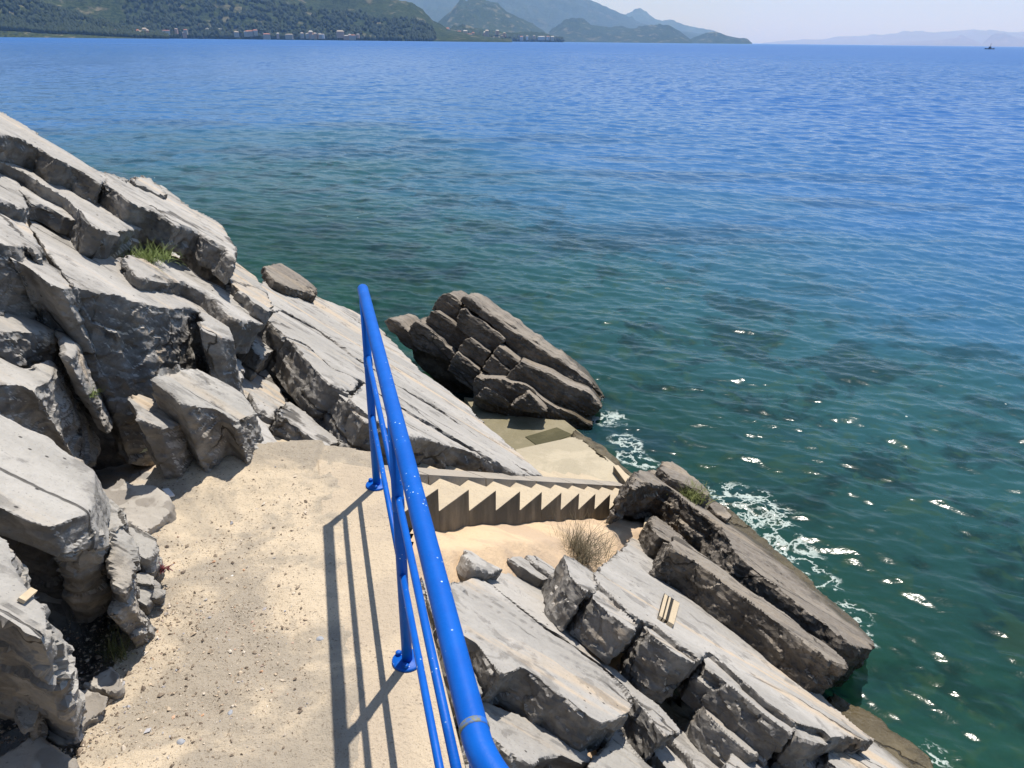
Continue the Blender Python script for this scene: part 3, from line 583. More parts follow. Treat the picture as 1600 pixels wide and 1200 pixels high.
# ------------------------------------------------------------------ rocks
DN = (-.1, .5, -1)
slabs = [
# ---- hillside left of the path, uppermost beds first
('rock_slab', 'long pale slab along the skyline at the far left, nearest the open water', [(-160, 60), (-60, 132), (0, 172), (40, 193), (62, 212), (100, 235), (155, 265), (205, 281), (168, 284), (158, 287), (120, 262), (90, 250), (60, 228), (40, 221), (0, 211), (-80, 170), (-200, 110)], dict(c=-.50, T=.15)),
('rock_slab', 'pale slab with a small raised peak at its top edge, above the grass tuft', [(158, 270), (200, 279), (225, 275), (232, 284), (256, 290), (300, 325), (342, 345), (367, 384), (370, 408), (345, 385), (330, 378), (310, 362), (275, 352), (245, 332), (205, 315), (182, 297), (165, 286)], dict(c=-.50, T=.17)),
('rock_block', 'small pointed block rising from the skyline slab against the blue water', [(208, 283), (226, 273), (238, 278), (262, 303), (252, 303), (232, 292)], dict(c=-.475, T=.05)),
('rock_slab', 'wide smooth pale slab with a dark front face right above the grass tuft', [(-120, 170), (0, 241), (60, 263), (108, 288), (140, 300), (195, 322), (240, 345), (278, 368), (274, 372), (222, 359), (162, 360), (142, 350), (128, 330), (100, 305), (70, 288), (40, 268), (0, 250), (-120, 190)], dict(c=-.63, T=.17)),
('rock_block', 'angular cracked block with triangular dark notches at the left of the hillside', [(28, 292), (38, 284), (72, 284), (108, 308), (122, 325), (134, 350), (128, 350), (100, 340), (70, 322), (48, 318), (40, 306)], dict(c=-.70, T=.09, chunk=.016)),
('rock_slab', 'steep pale slab touching the left edge of the photo, under the notched block', [(-120, 190), (-30, 240), (0, 262), (16, 268), (30, 290), (44, 322), (38, 330), (15, 322), (0, 315), (-120, 260)], dict(c=-.70, T=.10)),
('rock_slab', 'dusty slab at the left edge above the dark overhang', [(-160, 240), (0, 322), (20, 335), (45, 360), (62, 388), (52, 392), (36, 378), (16, 382), (0, 378), (-160, 340)], dict(c=-.76, T=.9, ext=(0, .35, -1))),
('rock_slab', 'large sunlit slab with cream stains overhanging the tall shaded rock wall', [(36, 322), (46, 321), (90, 338), (140, 357), (165, 382), (186, 405), (200, 424), (222, 437), (275, 445), (310, 460), (342, 483), (351, 502), (362, 529), (338, 524), (312, 513), (310, 484), (262, 480), (207, 472), (160, 459), (112, 443), (98, 428), (74, 398), (52, 362)], dict(c=-.79, T=.95, chunk=.010, rough=.008, ext=(0, .13, -1))),
('rock_block', 'pale tongue of rock jutting over the shaded wall at the far left', [(8, 392), (36, 390), (56, 400), (100, 428), (118, 446), (98, 450), (70, 438), (48, 420), (28, 406), (16, 404)], dict(c=-.80, T=.85, ext=(0, .35, -1))),
('rock_block', 'dark block standing at the left edge under the shaded rock wall', [(-60, 462), (0, 452), (50, 470), (84, 486), (100, 500), (70, 518), (-60, 515)], dict(c=-1.02, T=.5, chunk=.014, ext=DN)),
('rock_block', 'narrow ledge block lit only on its top, half way down the shaded wall', [(80, 496), (100, 499), (121, 512), (124, 537), (108, 566), (92, 556), (93, 530)], dict(c=-1.02, T=.5, ext=DN)),
('boulder', 'rough sunlit ledge at the left edge under the shaded wall', [(-60, 540), (0, 552), (16, 561), (38, 571), (74, 557), (87, 566), (85, 583), (52, 611), (25, 597), (-60, 600)], dict(c=-1.10, T=.6, ext=DN, mat='b', smooth=2, rough=.012)),
('rock_slab', 'slab with a square dark end below the skyline slab, right of the grass tuft', [(292, 378), (303, 375), (345, 388), (375, 412), (402, 432), (426, 470), (420, 486), (400, 474), (372, 448), (345, 420), (318, 398)], dict(c=-.66, T=.15)),
('rock_slab', 'smooth slab running down from the grass tuft to a dark broken corner', [(196, 405), (240, 398), (278, 400), (300, 424), (345, 446), (392, 470), (415, 494), (411, 505), (386, 501), (362, 495), (345, 480), (320, 458), (290, 442), (225, 437), (205, 424)], dict(c=-.73, T=.22)),
('rock_block', 'block with a dark square face wedged between two pale slabs, left of the long slope', [(388, 508), (404, 503), (424, 508), (447, 524), (432, 545), (410, 560), (396, 548)], dict(c=-.93, T=.25)),
('rock_block', 'small broken step of rock with a lit top under the overhang corner', [(352, 552), (376, 560), (382, 578), (376, 596), (362, 588), (345, 577)], dict(c=-1.0, T=.22)),
('rock_slab', 'dusty tilted shelf between the shaded boulder and the two striped block faces', [(362, 590), (386, 566), (409, 570), (430, 600), (452, 628), (424, 652), (420, 668), (432, 690), (400, 690), (392, 640), (388, 625)], dict(c=-1.10, T=.4)),
('rock_block', 'thin broken shard lying on the dusty shelf', [(388, 612), (398, 606), (420, 622), (436, 640), (426, 652), (404, 640)], dict(c=-1.06, T=.06)),
('rock_slab', 'crusty layered block on the skyline of the long slope', [(415, 412), (440, 411), (462, 424), (494, 449), (494, 461), (476, 454), (450, 446), (430, 436), (420, 426)], dict(c=-.70, T=.10, mat='d')),
('rock_slab', 'upper strip of the long smooth slope running down to the wet shelf', [(396, 448), (415, 436), (445, 440), (497, 462), (560, 490), (602, 520), (625, 545), (660, 580), (705, 612), (735, 635), (745, 650), (770, 672), (800, 698), (852, 744), (830, 739), (760, 690), (690, 640), (620, 600), (560, 560), (500, 515), (440, 482), (412, 492)], dict(c=-.79, T=.35, step=.006)),
('rock_slab', 'middle strip of the long smooth slope between two dark cracks', [(412, 494), (440, 484), (500, 517), (560, 562), (620, 602), (690, 642), (760, 692), (830, 741), (848, 745), (800, 738), (722, 690), (662, 655), (602, 620), (567, 594), (521, 574), (479, 537), (447, 523), (425, 506)], dict(c=-.805, T=.35, step=.006)),
('rock_slab', 'lowest strip of the long slope, hanging over the stairs with a dark broken edge', [(567, 597), (600, 622), (660, 657), (720, 692), (800, 740), (765, 718), (725, 701), (680, 687), (640, 681), (606, 668), (582, 652), (548, 625), (558, 610)], dict(c=-.80, T=.38, step=.006)),
('rock_block', 'upper of the two striped square block faces at the foot of the long slope', [(447, 525), (479, 539), (519, 576), (560, 596), (545, 612), (517, 599), (490, 572)], dict(c=-.80, T=.26, chunk=.01, lam=.01)),
('rock_block', 'lower of the two striped square block faces beside the blue post', [(518, 600), (546, 612), (582, 651), (600, 668), (570, 660), (540, 625)], dict(c=-.83, T=.45, chunk=.013)),
('rock_block', 'tilted block with patchy lit face leaning out over the head of the stairs', [(450, 626), (470, 640), (500, 665), (528, 686), (522, 700), (500, 690), (470, 670), (440, 650)], dict(c=-1.02, T=.26, chunk=.018, rough=.01)),
('boulder', 'large square shaded boulder with a pale flat top behind the sandy path', [(231, 590), (252, 580), (280, 572), (307, 574), (350, 595), (378, 612), (391, 628), (398, 642), (365, 657), (337, 637), (300, 635), (280, 630), (262, 612)], dict(c=-.95, T=.7, ext=(0, .33, -1), mat='b', smooth=1, rough=.010, flare=.05)),
('rock_block', 'shaded lower step at the left side of the square boulder', [(198, 622), (215, 612), (240, 622), (262, 640), (285, 660), (250, 668), (215, 655)], dict(c=-1.07, T=.6, ext=(0, .33, -1))),
('rock_block', 'broken right shoulder of the square boulder, split by a dark crack', [(365, 660), (398, 640), (418, 668), (436, 694), (440, 706), (402, 700), (372, 690)], dict(c=-1.08, T=.6, ext=(0, .33, -1))),
('rock_block', 'flat grey stone peeping out of the sand below the leaning block', [(402, 726), (412, 719), (435, 719), (452, 727), (460, 735), (420, 738)], dict(z=(430, 728, -1.775), n=(0, -.1, 1), T=.15)),
# ---- boulders left of the path
('boulder', 'big smooth pale boulder at the left edge, broad cracked top in full sun', [(-160, 560), (-60, 600), (0, 642), (40, 664), (82, 685), (104, 706), (120, 716), (146, 732), (147, 750), (144, 772), (133, 801), (116, 806), (100, 810), (88, 817), (72, 820), (40, 810), (20, 800), (0, 792), (-160, 740)], dict(c=-1.04, T=.15, ext=(.05, .25, -1), mat='b', smooth=4, rough=.012, chunk=.006, step=.004, flare=-.03, tpk=.5)),
('boulder', 'huge dark shaded rock mass under the big smooth boulder', [(-200, 700), (-100, 640), (60, 740), (120, 740), (150, 770), (168, 800), (165, 815), (140, 800), (110, 803), (60, 812), (0, 795), (-200, 740)], dict(c=-1.16, T=1.05, ext=(-.33, .45, -1), mat='b', rough=.016, chunk=.014, lam=.002)),
('boulder', 'recessed dark rock face behind the ridged boulder, deep in shade', [(-160, 830), (-60, 800), (30, 822), (100, 815), (150, 822), (150, 800), (60, 780), (-100, 740), (-200, 780)], dict(c=-1.22, T=1.05, ext=(-.08, .35, -1), mat='b', rough=.012, chunk=.014, lam=.002)),
('boulder', 'lit saddle-shaped ridge of rock tucked under the big smooth boulder', [(78, 852), (92, 842), (105, 834), (133, 828), (142, 815), (152, 822), (151, 834), (135, 848), (118, 856), (93, 858)], dict(z=(115, 845, -1.27), n=(.2, -.1, 1), T=.5, ext=(-.33, .45, -1), mat='b')),
('boulder', 'knobbly lit rock to the right of the big smooth boulder', [(146, 770), (152, 760), (165, 772), (185, 790), (200, 815), (184, 828), (182, 836), (168, 852), (154, 862), (158, 838), (150, 808)], dict(z=(170, 810, -1.36), n=(.3, 0, 1), T=.5, ext=(-.33, .45, -1), mat='b', rough=.016, chunk=.014, lam=.002)),
('boulder', 'column of shaded rock standing beside the sandy path', [(180, 830), (195, 832), (205, 845), (209, 880), (207, 912), (195, 928), (180, 920), (172, 885)], dict(z=(195, 860, -1.42), n=(.5, -.35, 1), T=.45, ext=(-.33, .45, -1), mat='b', rough=.016, chunk=.014, lam=.002)),
('rock_block', 'pitted sunlit block with pointed corner at the edge of the sand', [(184, 822), (205, 824), (228, 832), (245, 842), (243, 856), (233, 874), (220, 871), (207, 850)], dict(z=(225, 850, -1.60), n=(.2, -.1, 1), T=.3, mat='b')),
('rock_block', 'flat lit step of rock below the pitted block', [(208, 893), (225, 892), (243, 898), (242, 914), (225, 914), (208, 912)], dict(z=(225, 900, -1.66), n=(.1, -.1, 1), T=.25, mat='b')),
('rock_block', 'grey wedge leaning on the edge of the sandy path', [(209, 916), (240, 916), (238, 930), (230, 948), (216, 940), (206, 928)], dict(z=(225, 930, -1.69), n=(.4, -.3, 1), T=.25, mat='b')),
('rock_block', 'white-topped angular rock half way down the boulder wall', [(166, 958), (177, 930), (190, 926), (203, 924), (202, 946), (188, 952), (176, 966)], dict(z=(185, 940, -1.55), n=(.0, -.3, 1), T=.4, mat='b')),
('rock_block', 'small splintered rock at the foot of the boulder wall, near the dry weed', [(203, 958), (216, 962), (231, 975), (222, 988), (205, 998), (198, 980)], dict(z=(215, 975, -1.68), n=(.2, -.3, 1), T=.25, mat='b')),
('boulder', 'deeply ridged boulder cut by the left edge in the lower corner', [(-120, 800), (0, 836), (10, 842), (18, 858), (18, 880), (37, 908), (60, 936), (75, 946), (77, 980), (67, 1000), (40, 990), (0, 960), (-120, 920)], dict(c=-1.06, T=.75, ext=(-.33, .45, -1), mat='b', smooth=1, rough=.014, chunk=.02, lam=.002)),
('rock_block', 'pointed rock with lit tip under the ridged boulder', [(30, 1095), (38, 1082), (47, 1065), (62, 1090), (62, 1110), (56, 1132), (38, 1142), (26, 1120)], dict(z=(45, 1100, -1.60), n=(.3, -.2, 1), T=.3, mat='b')),
('flagstone', 'patchy grey flagstone with dark stains behind the sandy path', [(150, 762), (172, 765), (190, 747), (207, 757), (240, 757), (256, 770), (265, 786), (266, 798), (242, 822), (228, 832), (206, 820), (182, 805)], dict(z=(220, 790, -1.70), n=(.03, -.16, 1), T=.2, mat='f', step=.002, cat='flagstone')),
('flagstone', 'smaller round-edged flat stone in front of the dark boulder mass', [(127, 1072), (150, 1052), (172, 1040), (187, 1053), (186, 1077), (172, 1082), (150, 1076)], dict(z=(160, 1060, -1.74), n=(.05, -.1, 1), T=.2, mat='f', step=.002, cat='flagstone')),
('flagstone', 'large flat stone with brown blotches at the lower left of the path', [(62, 1080), (100, 1074), (135, 1074), (170, 1086), (165, 1112), (135, 1130), (120, 1163), (88, 1165), (58, 1142)], dict(z=(110, 1110, -1.74), n=(.05, -.1, 1), T=.2, mat='f', step=.002, cat='flagstone')),
('flagstone', 'flat stone cut by the bottom left corner of the photo', [(-40, 1190), (0, 1180), (57, 1150), (95, 1178), (117, 1190), (125, 1230), (60, 1260), (-40, 1250)], dict(z=(60, 1190, -1.72), n=(.05, -.1, 1), T=.2, mat='f', step=.002, cat='flagstone')),
# ---- right of the path
('rock_block', 'small pointed block at the tip of the sand, right of the rail', [(722, 857), (736, 861), (758, 876), (790, 892), (765, 897), (742, 890), (728, 878)], dict(c=-1.0, T=.14)),
('rock_slab', 'broad flat slab with a crooked crack, right beside the upper rail', [(702, 912), (744, 899), (772, 918), (800, 943), (842, 975), (900, 1013), (940, 1040), (975, 1072), (994, 1099), (986, 1112), (962, 1122), (940, 1129), (922, 1118), (907, 1107), (885, 1088), (867, 1080), (845, 1058), (815, 1041), (785, 1052), (765, 1030), (748, 1006), (722, 990), (705, 950)], dict(c=-1.035, T=.19, chunk=.013)),
('rock_slab', 'long narrow slab beside the crooked-crack slab, ending at the sand', [(748, 899), (762, 893), (780, 880), (800, 876), (822, 884), (850, 888), (870, 905), (890, 985), (925, 1022), (965, 1046), (1002, 1082), (1032, 1105), (1060, 1140), (1040, 1150), (1000, 1098), (978, 1072), (943, 1040), (902, 1012), (844, 974), (800, 940), (772, 915)], dict(c=-1.055, T=.2, step=.005)),
('rock_block', 'low worn ridge of rock where the sand meets the slabs, left of the dry bush', [(795, 872), (810, 868), (838, 884), (862, 902), (850, 906), (826, 893)], dict(c=-1.0, T=.12)),
('rock_block', 'second worn ridge of rock just left of the dry bush', [(822, 868), (835, 867), (860, 884), (872, 898), (862, 900), (840, 885)], dict(c=-.985, T=.12)),
('rock_block', 'tall upright wedge block with grey end face, under the dry spiky bush', [(881, 865), (898, 872), (932, 893), (945, 900), (934, 912), (918, 930), (893, 905)], dict(c=-.83, T=.24, chunk=.012)),
('rock_block', 'dark square block face, first to the right of the wedge block', [(922, 921), (935, 920), (960, 940), (996, 976), (990, 984), (962, 962), (930, 936)], dict(c=-.835, T=.21, chunk=.014)),
('rock_block', 'large dark square block face in the middle of the right-hand row', [(1007, 972), (1022, 976), (1050, 1000), (1090, 1028), (1087, 1036), (1055, 1020), (1016, 990)], dict(c=-.835, T=.26, chunk=.013)),
('rock_block', 'carved-looking cracked block face near the right end of the row', [(1097, 1016), (1112, 1018), (1150, 1055), (1200, 1098), (1242, 1132), (1238, 1146), (1190, 1110), (1140, 1068), (1104, 1040)], dict(c=-.84, T=.21, chunk=.016)),
('rock_block', 'rounded grey end of the block row by the lower right shore', [(1240, 1128), (1252, 1122), (1290, 1140), (1302, 1152), (1300, 1162), (1270, 1160), (1246, 1150)], dict(c=-.85, T=.22, chunk=.013)),
('rock_slab', 'very large smooth pale slab with yellow streaks sloping toward the lower right', [(940, 887), (962, 866), (988, 838), (1010, 848), (1037, 865), (1075, 908), (1115, 942), (1180, 997), (1200, 1017), (1250, 1056), (1297, 1098), (1330, 1128), (1364, 1153), (1350, 1158), (1325, 1150), (1300, 1152), (1290, 1140), (1245, 1128), (1200, 1096), (1150, 1053), (1112, 1018), (1092, 1028), (1050, 998), (1022, 974), (1000, 968), (962, 938), (938, 912), (930, 900)], dict(c=-.82, T=.2, step=.004, chunk=.013)),
('rock_slab', 'lower pale slab with a sandy crack at the bottom right by the shore', [(1298, 1150), (1325, 1143), (1348, 1158), (1366, 1156), (1410, 1186), (1450, 1212), (1500, 1260), (1380, 1260), (1330, 1215), (1295, 1185)], dict(c=-.92, T=.2, step=.004)),
('rock_block', 'small block with icicle-shaped shadows below the carved-looking face', [(1097, 1096), (1108, 1100), (1130, 1122), (1165, 1152), (1188, 1175), (1176, 1178), (1142, 1150), (1104, 1112)], dict(c=-.99, T=.17, chunk=.013)),
('rock_slab', 'rounded pale slab at the bottom edge, right of the two splinter slabs', [(1150, 1172), (1168, 1170), (1200, 1182), (1250, 1215), (1280, 1260), (1180, 1260), (1135, 1200)], dict(c=-1.04, T=.2, smooth=4)),
('rock_slab', 'pale splinter slab with a knife edge pointing up to the block row', [(990, 1110), (1004, 1104), (1016, 1116), (1040, 1150), (1080, 1190), (1110, 1225), (1060, 1225), (1020, 1170), (985, 1130)], dict(c=-1.16, T=.12)),
('rock_slab', 'second splinter slab, broader, between the knife edge and the dark crevice', [(1014, 1118), (1028, 1110), (1055, 1128), (1075, 1148), (1110, 1172), (1140, 1200), (1150, 1225), (1105, 1225), (1070, 1180), (1040, 1148)], dict(c=-1.14, T=.14)),
('boulder', 'bright rock with a snowy white stain at the bottom edge', [(966, 1136), (975, 1150), (1000, 1180), (1040, 1215), (1060, 1260), (900, 1260), (912, 1215), (930, 1185), (948, 1165)], dict(c=-1.18, T=.3, mat='b', smooth=1)),
('rock_slab', 'slab under the dark broken edge of the crooked-crack slab, at the bottom', [(748, 1085), (768, 1098), (800, 1112), (840, 1130), (880, 1152), (918, 1170), (920, 1188), (905, 1192), (880, 1180), (850, 1182), (830, 1195), (800, 1180), (765, 1150), (745, 1120)], dict(c=-1.19, T=.2, chunk=.013)),
('rock_block', 'low block at the bottom edge just right of the handrail elbow', [(722, 1120), (745, 1128), (775, 1160), (815, 1190), (850, 1215), (840, 1260), (760, 1260), (730, 1180)], dict(c=-1.24, T=.25, chunk=.016)),
('rock_block', 'grey stone seen through the gap between the rails', [(690, 900), (700, 905), (714, 960), (736, 1020), (752, 1080), (735, 1090), (700, 1040), (690, 980)], dict(c=-1.13, T=.3, chunk=.016)),
('rock_block', 'rubble stone beside the path edge, seen between rail and path', [(650, 860), (672, 850), (690, 895), (700, 960), (692, 985), (670, 940)], dict(c=-1.10, T=.3, chunk=.016)),
# ---- seaward ledges
('rock_ledge', 'longest dark pitted ledge with a smooth brown-grey top along the open water', [(985, 760), (992, 742), (1003, 735), (1022, 732), (1045, 745), (1085, 772), (1145, 817), (1200, 862), (1250, 902), (1280, 922), (1310, 948), (1342, 974), (1364, 998), (1366, 1014), (1345, 1014), (1318, 1000), (1288, 972), (1240, 937), (1200, 905), (1160, 874), (1122, 822), (1082, 792), (1045, 762), (1010, 752), (996, 762)], dict(c=-.813, n=(.504, .24, .829), T=.34, mat='d', chunk=.018, rough=.012, step=.01)),
('rock_ledge', 'second dark pitted ledge, resting on the very large smooth slab', [(1052, 838), (1062, 838), (1090, 862), (1130, 888), (1162, 914), (1200, 940), (1232, 960), (1260, 985), (1285, 1000), (1320, 1026), (1320, 1040), (1300, 1034), (1270, 1012), (1230, 982), (1180, 945), (1130, 908), (1090, 878), (1050, 856)], dict(c=-.61, T=.23, mat='d', chunk=.018, rough=.0125)),
('rock_block', 'dark triangular block between the low end wall and the pitted ledges', [(1016, 812), (1026, 806), (1050, 822), (1072, 842), (1055, 850), (1030, 836)], dict(c=-.66, T=.24, mat='d', chunk=.013)),
('rock_block', 'separate smooth dark rock standing in the water behind the long ledge', [(1028, 728), (1036, 720), (1050, 720), (1068, 730), (1098, 755), (1112, 772), (1104, 776), (1080, 762), (1048, 748)], dict(z=(1060, 740, -3.38), n=(.35, .15, .9), T=.45, mat='d', chunk=.015)),
('rock_block', 'small black rock by the foam, at the shoulder of the long ledge', [(1106, 786), (1118, 783), (1136, 794), (1144, 804), (1138, 812), (1122, 804)], dict(z=(1125, 795, -3.50), n=(.2, .1, 1), T=.3, mat='d')),
('rock_ledge', 'brown weedy waterline ledge under the seaward side of the long ledge', [(1110, 775), (1150, 806), (1180, 826), (1222, 868), (1262, 902), (1300, 940), (1335, 968), (1300, 960), (1220, 900), (1150, 845), (1100, 800)], dict(z=(1200, 860, -3.66), n=(.1, .05, 1), T=.35, mat='w', chunk=.013)),
('rock_ledge', 'olive wet ledge with a shell-crusted rim in the lower right corner', [(1300, 1080), (1330, 1096), (1355, 1108), (1392, 1138), (1425, 1158), (1450, 1180), (1475, 1220), (1400, 1230), (1350, 1180), (1290, 1120)], dict(z=(1400, 1150, -3.64), n=(.06, .03, 1), T=.5, mat='w', chunk=.013)),
('rock_ledge', 'dark wet rim of rock along the seaward edge of the platform', [(900, 668), (925, 682), (950, 700), (985, 735), (1008, 752), (990, 752), (960, 728), (930, 704), (895, 680)], dict(z=(950, 705, -3.60), n=(.05, .0, 1), T=.4, mat='w', chunk=.013)),
]
MM = {'b': M_BD, 'd': M_DK, 'w': M_WET}
# flagstone: paler, blotched
m = NT('flagstone_stone'); P = m.pos(); n1 = m.noise(P, 5.5, 3, .45, .2); c = m.mix(m.mask(n1, .50, .53), G3(.40, .37, .33), G3(.27, .245, .215))
c = m.mix(m.math('MULTIPLY', m.mask(m.noise(P, 80, 3, .7), .6, .7), .5), c, G3(.12, .1, .09)); m.l(c, m.b.inputs['Base Color']); m.b.inputs['Roughness'].default_value = .9
m.l(m.bump(m.noise(P, 20, 7, .68), .5, .01), m.b.inputs['Normal']); MM['f'] = m.m
for nm, lb, poly, kw in slabs:
    kw = dict(kw); mt = MM.get(kw.pop('mat', ''), M_ST); cat = kw.pop('cat', 'boulder' if nm == 'boulder' else 'rock')
    rock(nm, lb, poly, mat=mt, cat=cat, **kw)
crop = [
('deep shadowed wedge of the outcrop between its left blocks and the long slope', [(636, 530), (660, 545), (700, 556), (748, 592), (775, 640), (740, 645), (700, 614), (655, 572)], 8.35),
('lowest left shelf of the layered outcrop, half hidden by the long slope', [(600, 502), (610, 497), (622, 501), (640, 520), (658, 547), (645, 548), (625, 534), (608, 518)], 7.95),
('low block at the left foot of the layered outcrop', [(638, 520), (642, 506), (650, 501), (661, 507), (682, 525), (706, 545), (712, 556), (700, 566), (676, 556), (652, 546)], 8.0),
('slanting bar of the layered outcrop, second from its left end', [(664, 503), (672, 487), (681, 486), (693, 494), (715, 512), (735, 528), (726, 536), (712, 552), (690, 530)], 8.2),
('tallest rounded top block of the layered outcrop', [(672, 484), (680, 472), (690, 460), (699, 459), (709, 464), (721, 476), (720, 486), (712, 508), (700, 503), (688, 488)], 8.42),
('long squared bar under the tallest block of the outcrop', [(720, 484), (727, 483), (758, 506), (778, 520), (790, 532), (782, 538), (765, 552), (742, 536), (712, 509)], 8.25),
('square block in the middle of the outcrop face, above its two lower blocks', [(726, 531), (734, 528), (746, 537), (767, 552), (754, 575), (738, 562), (714, 548)], 8.12),
('long low block at the outcrop foot, left of the wet shelf', [(704, 562), (714, 550), (730, 562), (750, 578), (744, 594), (738, 612), (716, 596), (700, 580)], 8.02),
('dark squared block right of the outcrop centre', [(770, 552), (778, 540), (795, 551), (812, 564), (801, 580), (784, 568)], 8.16),
('lower block of the outcrop, below the dark squared one', [(752, 578), (768, 554), (784, 568), (800, 579), (786, 596), (768, 590)], 8.1),
('upper long ridge bar of the outcrop, just inside the seaward one', [(717, 470), (726, 462), (737, 467), (760, 488), (790, 508), (840, 541), (900, 580), (926, 602), (918, 612), (898, 602), (850, 578), (812, 565), (790, 536), (778, 518), (756, 500), (734, 484)], 8.5),
('outermost ridge bar of the outcrop, reaching down to the foam', [(734, 467), (743, 468), (764, 484), (790, 502), (820, 524), (854, 548), (890, 574), (918, 592), (946, 622), (940, 636), (926, 640), (912, 600), (860, 566), (800, 526), (760, 492)], 8.75),
('big dark body of the outcrop above the wet shelf', [(800, 580), (812, 566), (850, 580), (882, 598), (922, 614), (941, 636), (930, 650), (902, 650), (862, 634), (820, 604), (786, 596)], 8.2),
('pale-topped block at the front foot of the outcrop', [(744, 622), (750, 610), (760, 604), (778, 616), (797, 630), (796, 640), (770, 634)], 7.75),
('pale triangular block at the front right foot of the outcrop', [(796, 634), (824, 615), (840, 628), (856, 644), (836, 645), (816, 643)], 7.7),
('deep shaded base of the outcrop behind its pale front blocks', [(738, 604), (744, 588), (786, 592), (822, 602), (862, 632), (905, 652), (928, 664), (915, 684), (880, 680), (850, 668), (812, 656), (770, 645), (742, 634)], 7.95),
]
for lb, poly, q in crop:
    rock('rock_block', lb, poly, mode='front', q=q+.22+(820-float(np.mean([p[0] for p in poly])))*.0028, T=.55, mat=M_DK, chunk=.010, rough=.008, lam=.016, ext=tuple(JB+NB*.12), voxk=.0020, jit=.004, smooth=0)
# ------------------------------------------------------------------ far shore
def hill_mat(name, a, b, c, sc=.02, rockamt=.5):
    m = NT(name); P = m.pos(); n1 = m.noise(P, sc, 6, .6); n2 = m.noise(P, sc*7, 5, .65); n3 = m.noise(P, sc*.3, 4, .6)
    col = m.mix(m.mask(n2, .38, .6), a, b); col = m.mix(m.math('MULTIPLY', m.mask(n1, .56, .66), rockamt), col, c)
    col = m.mix(m.math('MULTIPLY', m.mask(n3, .45, .6), .35), col, b)
    m.l(col, m.b.inputs['Base Color']); m.b.inputs['Roughness'].default_value = 1; m.b.inputs['Specular IOR Level'].default_value = 0
    m.l(m.bump(n2, 1.0, .35/sc*.3), m.b.inputs['Normal']); return m.m
M_H1 = hill_mat('scrub_hillside', G3(.016, .026, .012), G3(.075, .095, .04), G3(.44, .37, .27), .03, .7)
M_H2 = hill_mat('wooded_slope', G3(.014, .025, .012), G3(.055, .075, .032), G3(.32, .28, .2), .016, .5)
M_H3 = hill_mat('distant_mountain', G3(.03, .045, .035), G3(.06, .075, .05), G3(.18, .16, .13), .006, .35)
M_H4 = hill_mat('pale_island', G3(.16, .13, .11), G3(.22, .17, .14), G3(.34, .27, .22), .004, .6)
def ridge(D0, depth, prof, mat, seed, rough=.12, nv=44, name='hills', p=1.1, du=2.5, back=True):
    us = np.arange(prof[0][0], prof[-1][0]+du, du); vt = np.interp(us, [a for a, b in prof], [b for a, b in prof])
    V = []; nr = nv+(6 if back else 0)
    fr = [i/(nv-1) for i in range(nv)]+[1+.12*(i+1) for i in range(6)]
    H = []
    for u, v in zip(us, vt):
        d = pdir(u, v); hd = np.array([d[0], d[1]]); L = np.hypot(*hd); hd /= L; ztop = CAMZ+(D0+depth)*d[2]/L
        H.append((hd, max(ztop, SEA+.5)))
    nu = len(us); G = []
    for j, f in enumerate(fr):
        for (hd, zt) in H:
            D = D0+depth*f; G.append((hd[0]*D, hd[1]*D, 0))
    G = np.array(G); z = np.zeros(len(G)); ff = np.repeat(fr, nu); ZT = np.tile([h[1] for h in H], len(fr))
    env = np.where(ff <= 1, ff**p, np.clip(1-(ff-1)/.72, 0, 1)); hz = ZT-(SEA-1)
    s_ = depth*.35
    nz = fbm(np.stack([G[:, 0]/s_, G[:, 1]/s_, G[:, 0]*0], 1), 6, seed, .55); rz = 1-np.abs(fbm(np.stack([G[:, 0]/s_*1.7, G[:, 1]/s_*1.7, G[:, 0]*0], 1), 5, seed+9, .55))*2
    z = SEA-1+hz*env*(1+rough*(nz*1.2+(rz-.6)*1.0)*np.where(ff < 1, np.clip((1-ff)*5, 0, 1)*.9+.1, 1))
    z += hz*.02*fbm(np.stack([G[:, 0]/s_*14, G[:, 1]/s_*14, G[:, 0]*0], 1), 3, seed+4)*np.clip(ff*8, 0, 1)
    G[:, 2] = z; i = np.arange(len(fr)-1)[:, None]*nu; j = np.arange(nu-1)[None, :]
    Fq = np.stack([i+j, i+j+1, i+nu+j+1, i+nu+j], -1).reshape(-1, 4)
    o = mesh_obj(name, G, Fq, mat, origin=np.zeros(3)); tag(o, kind='structure'); return o
ridge(1750, 700, [(-340, -70), (-120, -60), (0, -45), (60, -20), (120, 5), (180, 28), (230, 46), (262, 55)], M_H1, 11, .25, p=.9)
ridge(2100, 900, [(-300, -150), (0, -130), (200, -95), (400, -50), (500, -22), (560, -8), (600, -2), (645, 3), (662, 16), (676, 34), (700, 48), (760, 58), (800, 61)], M_H2, 21, .3, p=.8)
ridge(3300, 300, [(655, 60), (690, 47), (720, 42), (745, 47), (790, 50), (830, 50), (862, 54), (880, 62)], M_H2, 25, .3)
ridge(4300, 1200, [(640, 60), (680, 36), (700, 18), (724, 3), (745, -1), (775, 6), (805, 22), (835, 42), (860, 54), (885, 62)], M_H2, 31, .35)
ridge(7500, 2600, [(560, 10), (610, -20), (660, -22), (700, -40), (760, -55), (840, -45), (900, -12), (935, 4), (965, 20), (1000, 32), (1030, 38), (1060, 47), (1100, 54), (1130, 64)], M_H3, 41, .35)
ridge(10500, 2500, [(940, 40), (980, 22), (1006, 21), (1030, 32), (1060, 36), (1082, 44), (1110, 47), (1135, 55), (1150, 66)], M_H3, 43, .3)
ridge(5000, 900, [(845, 64), (862, 50), (880, 38), (905, 34), (930, 40), (960, 43), (1000, 43), (1030, 39), (1045, 38), (1062, 48), (1082, 64)], M_H2, 51, .3)
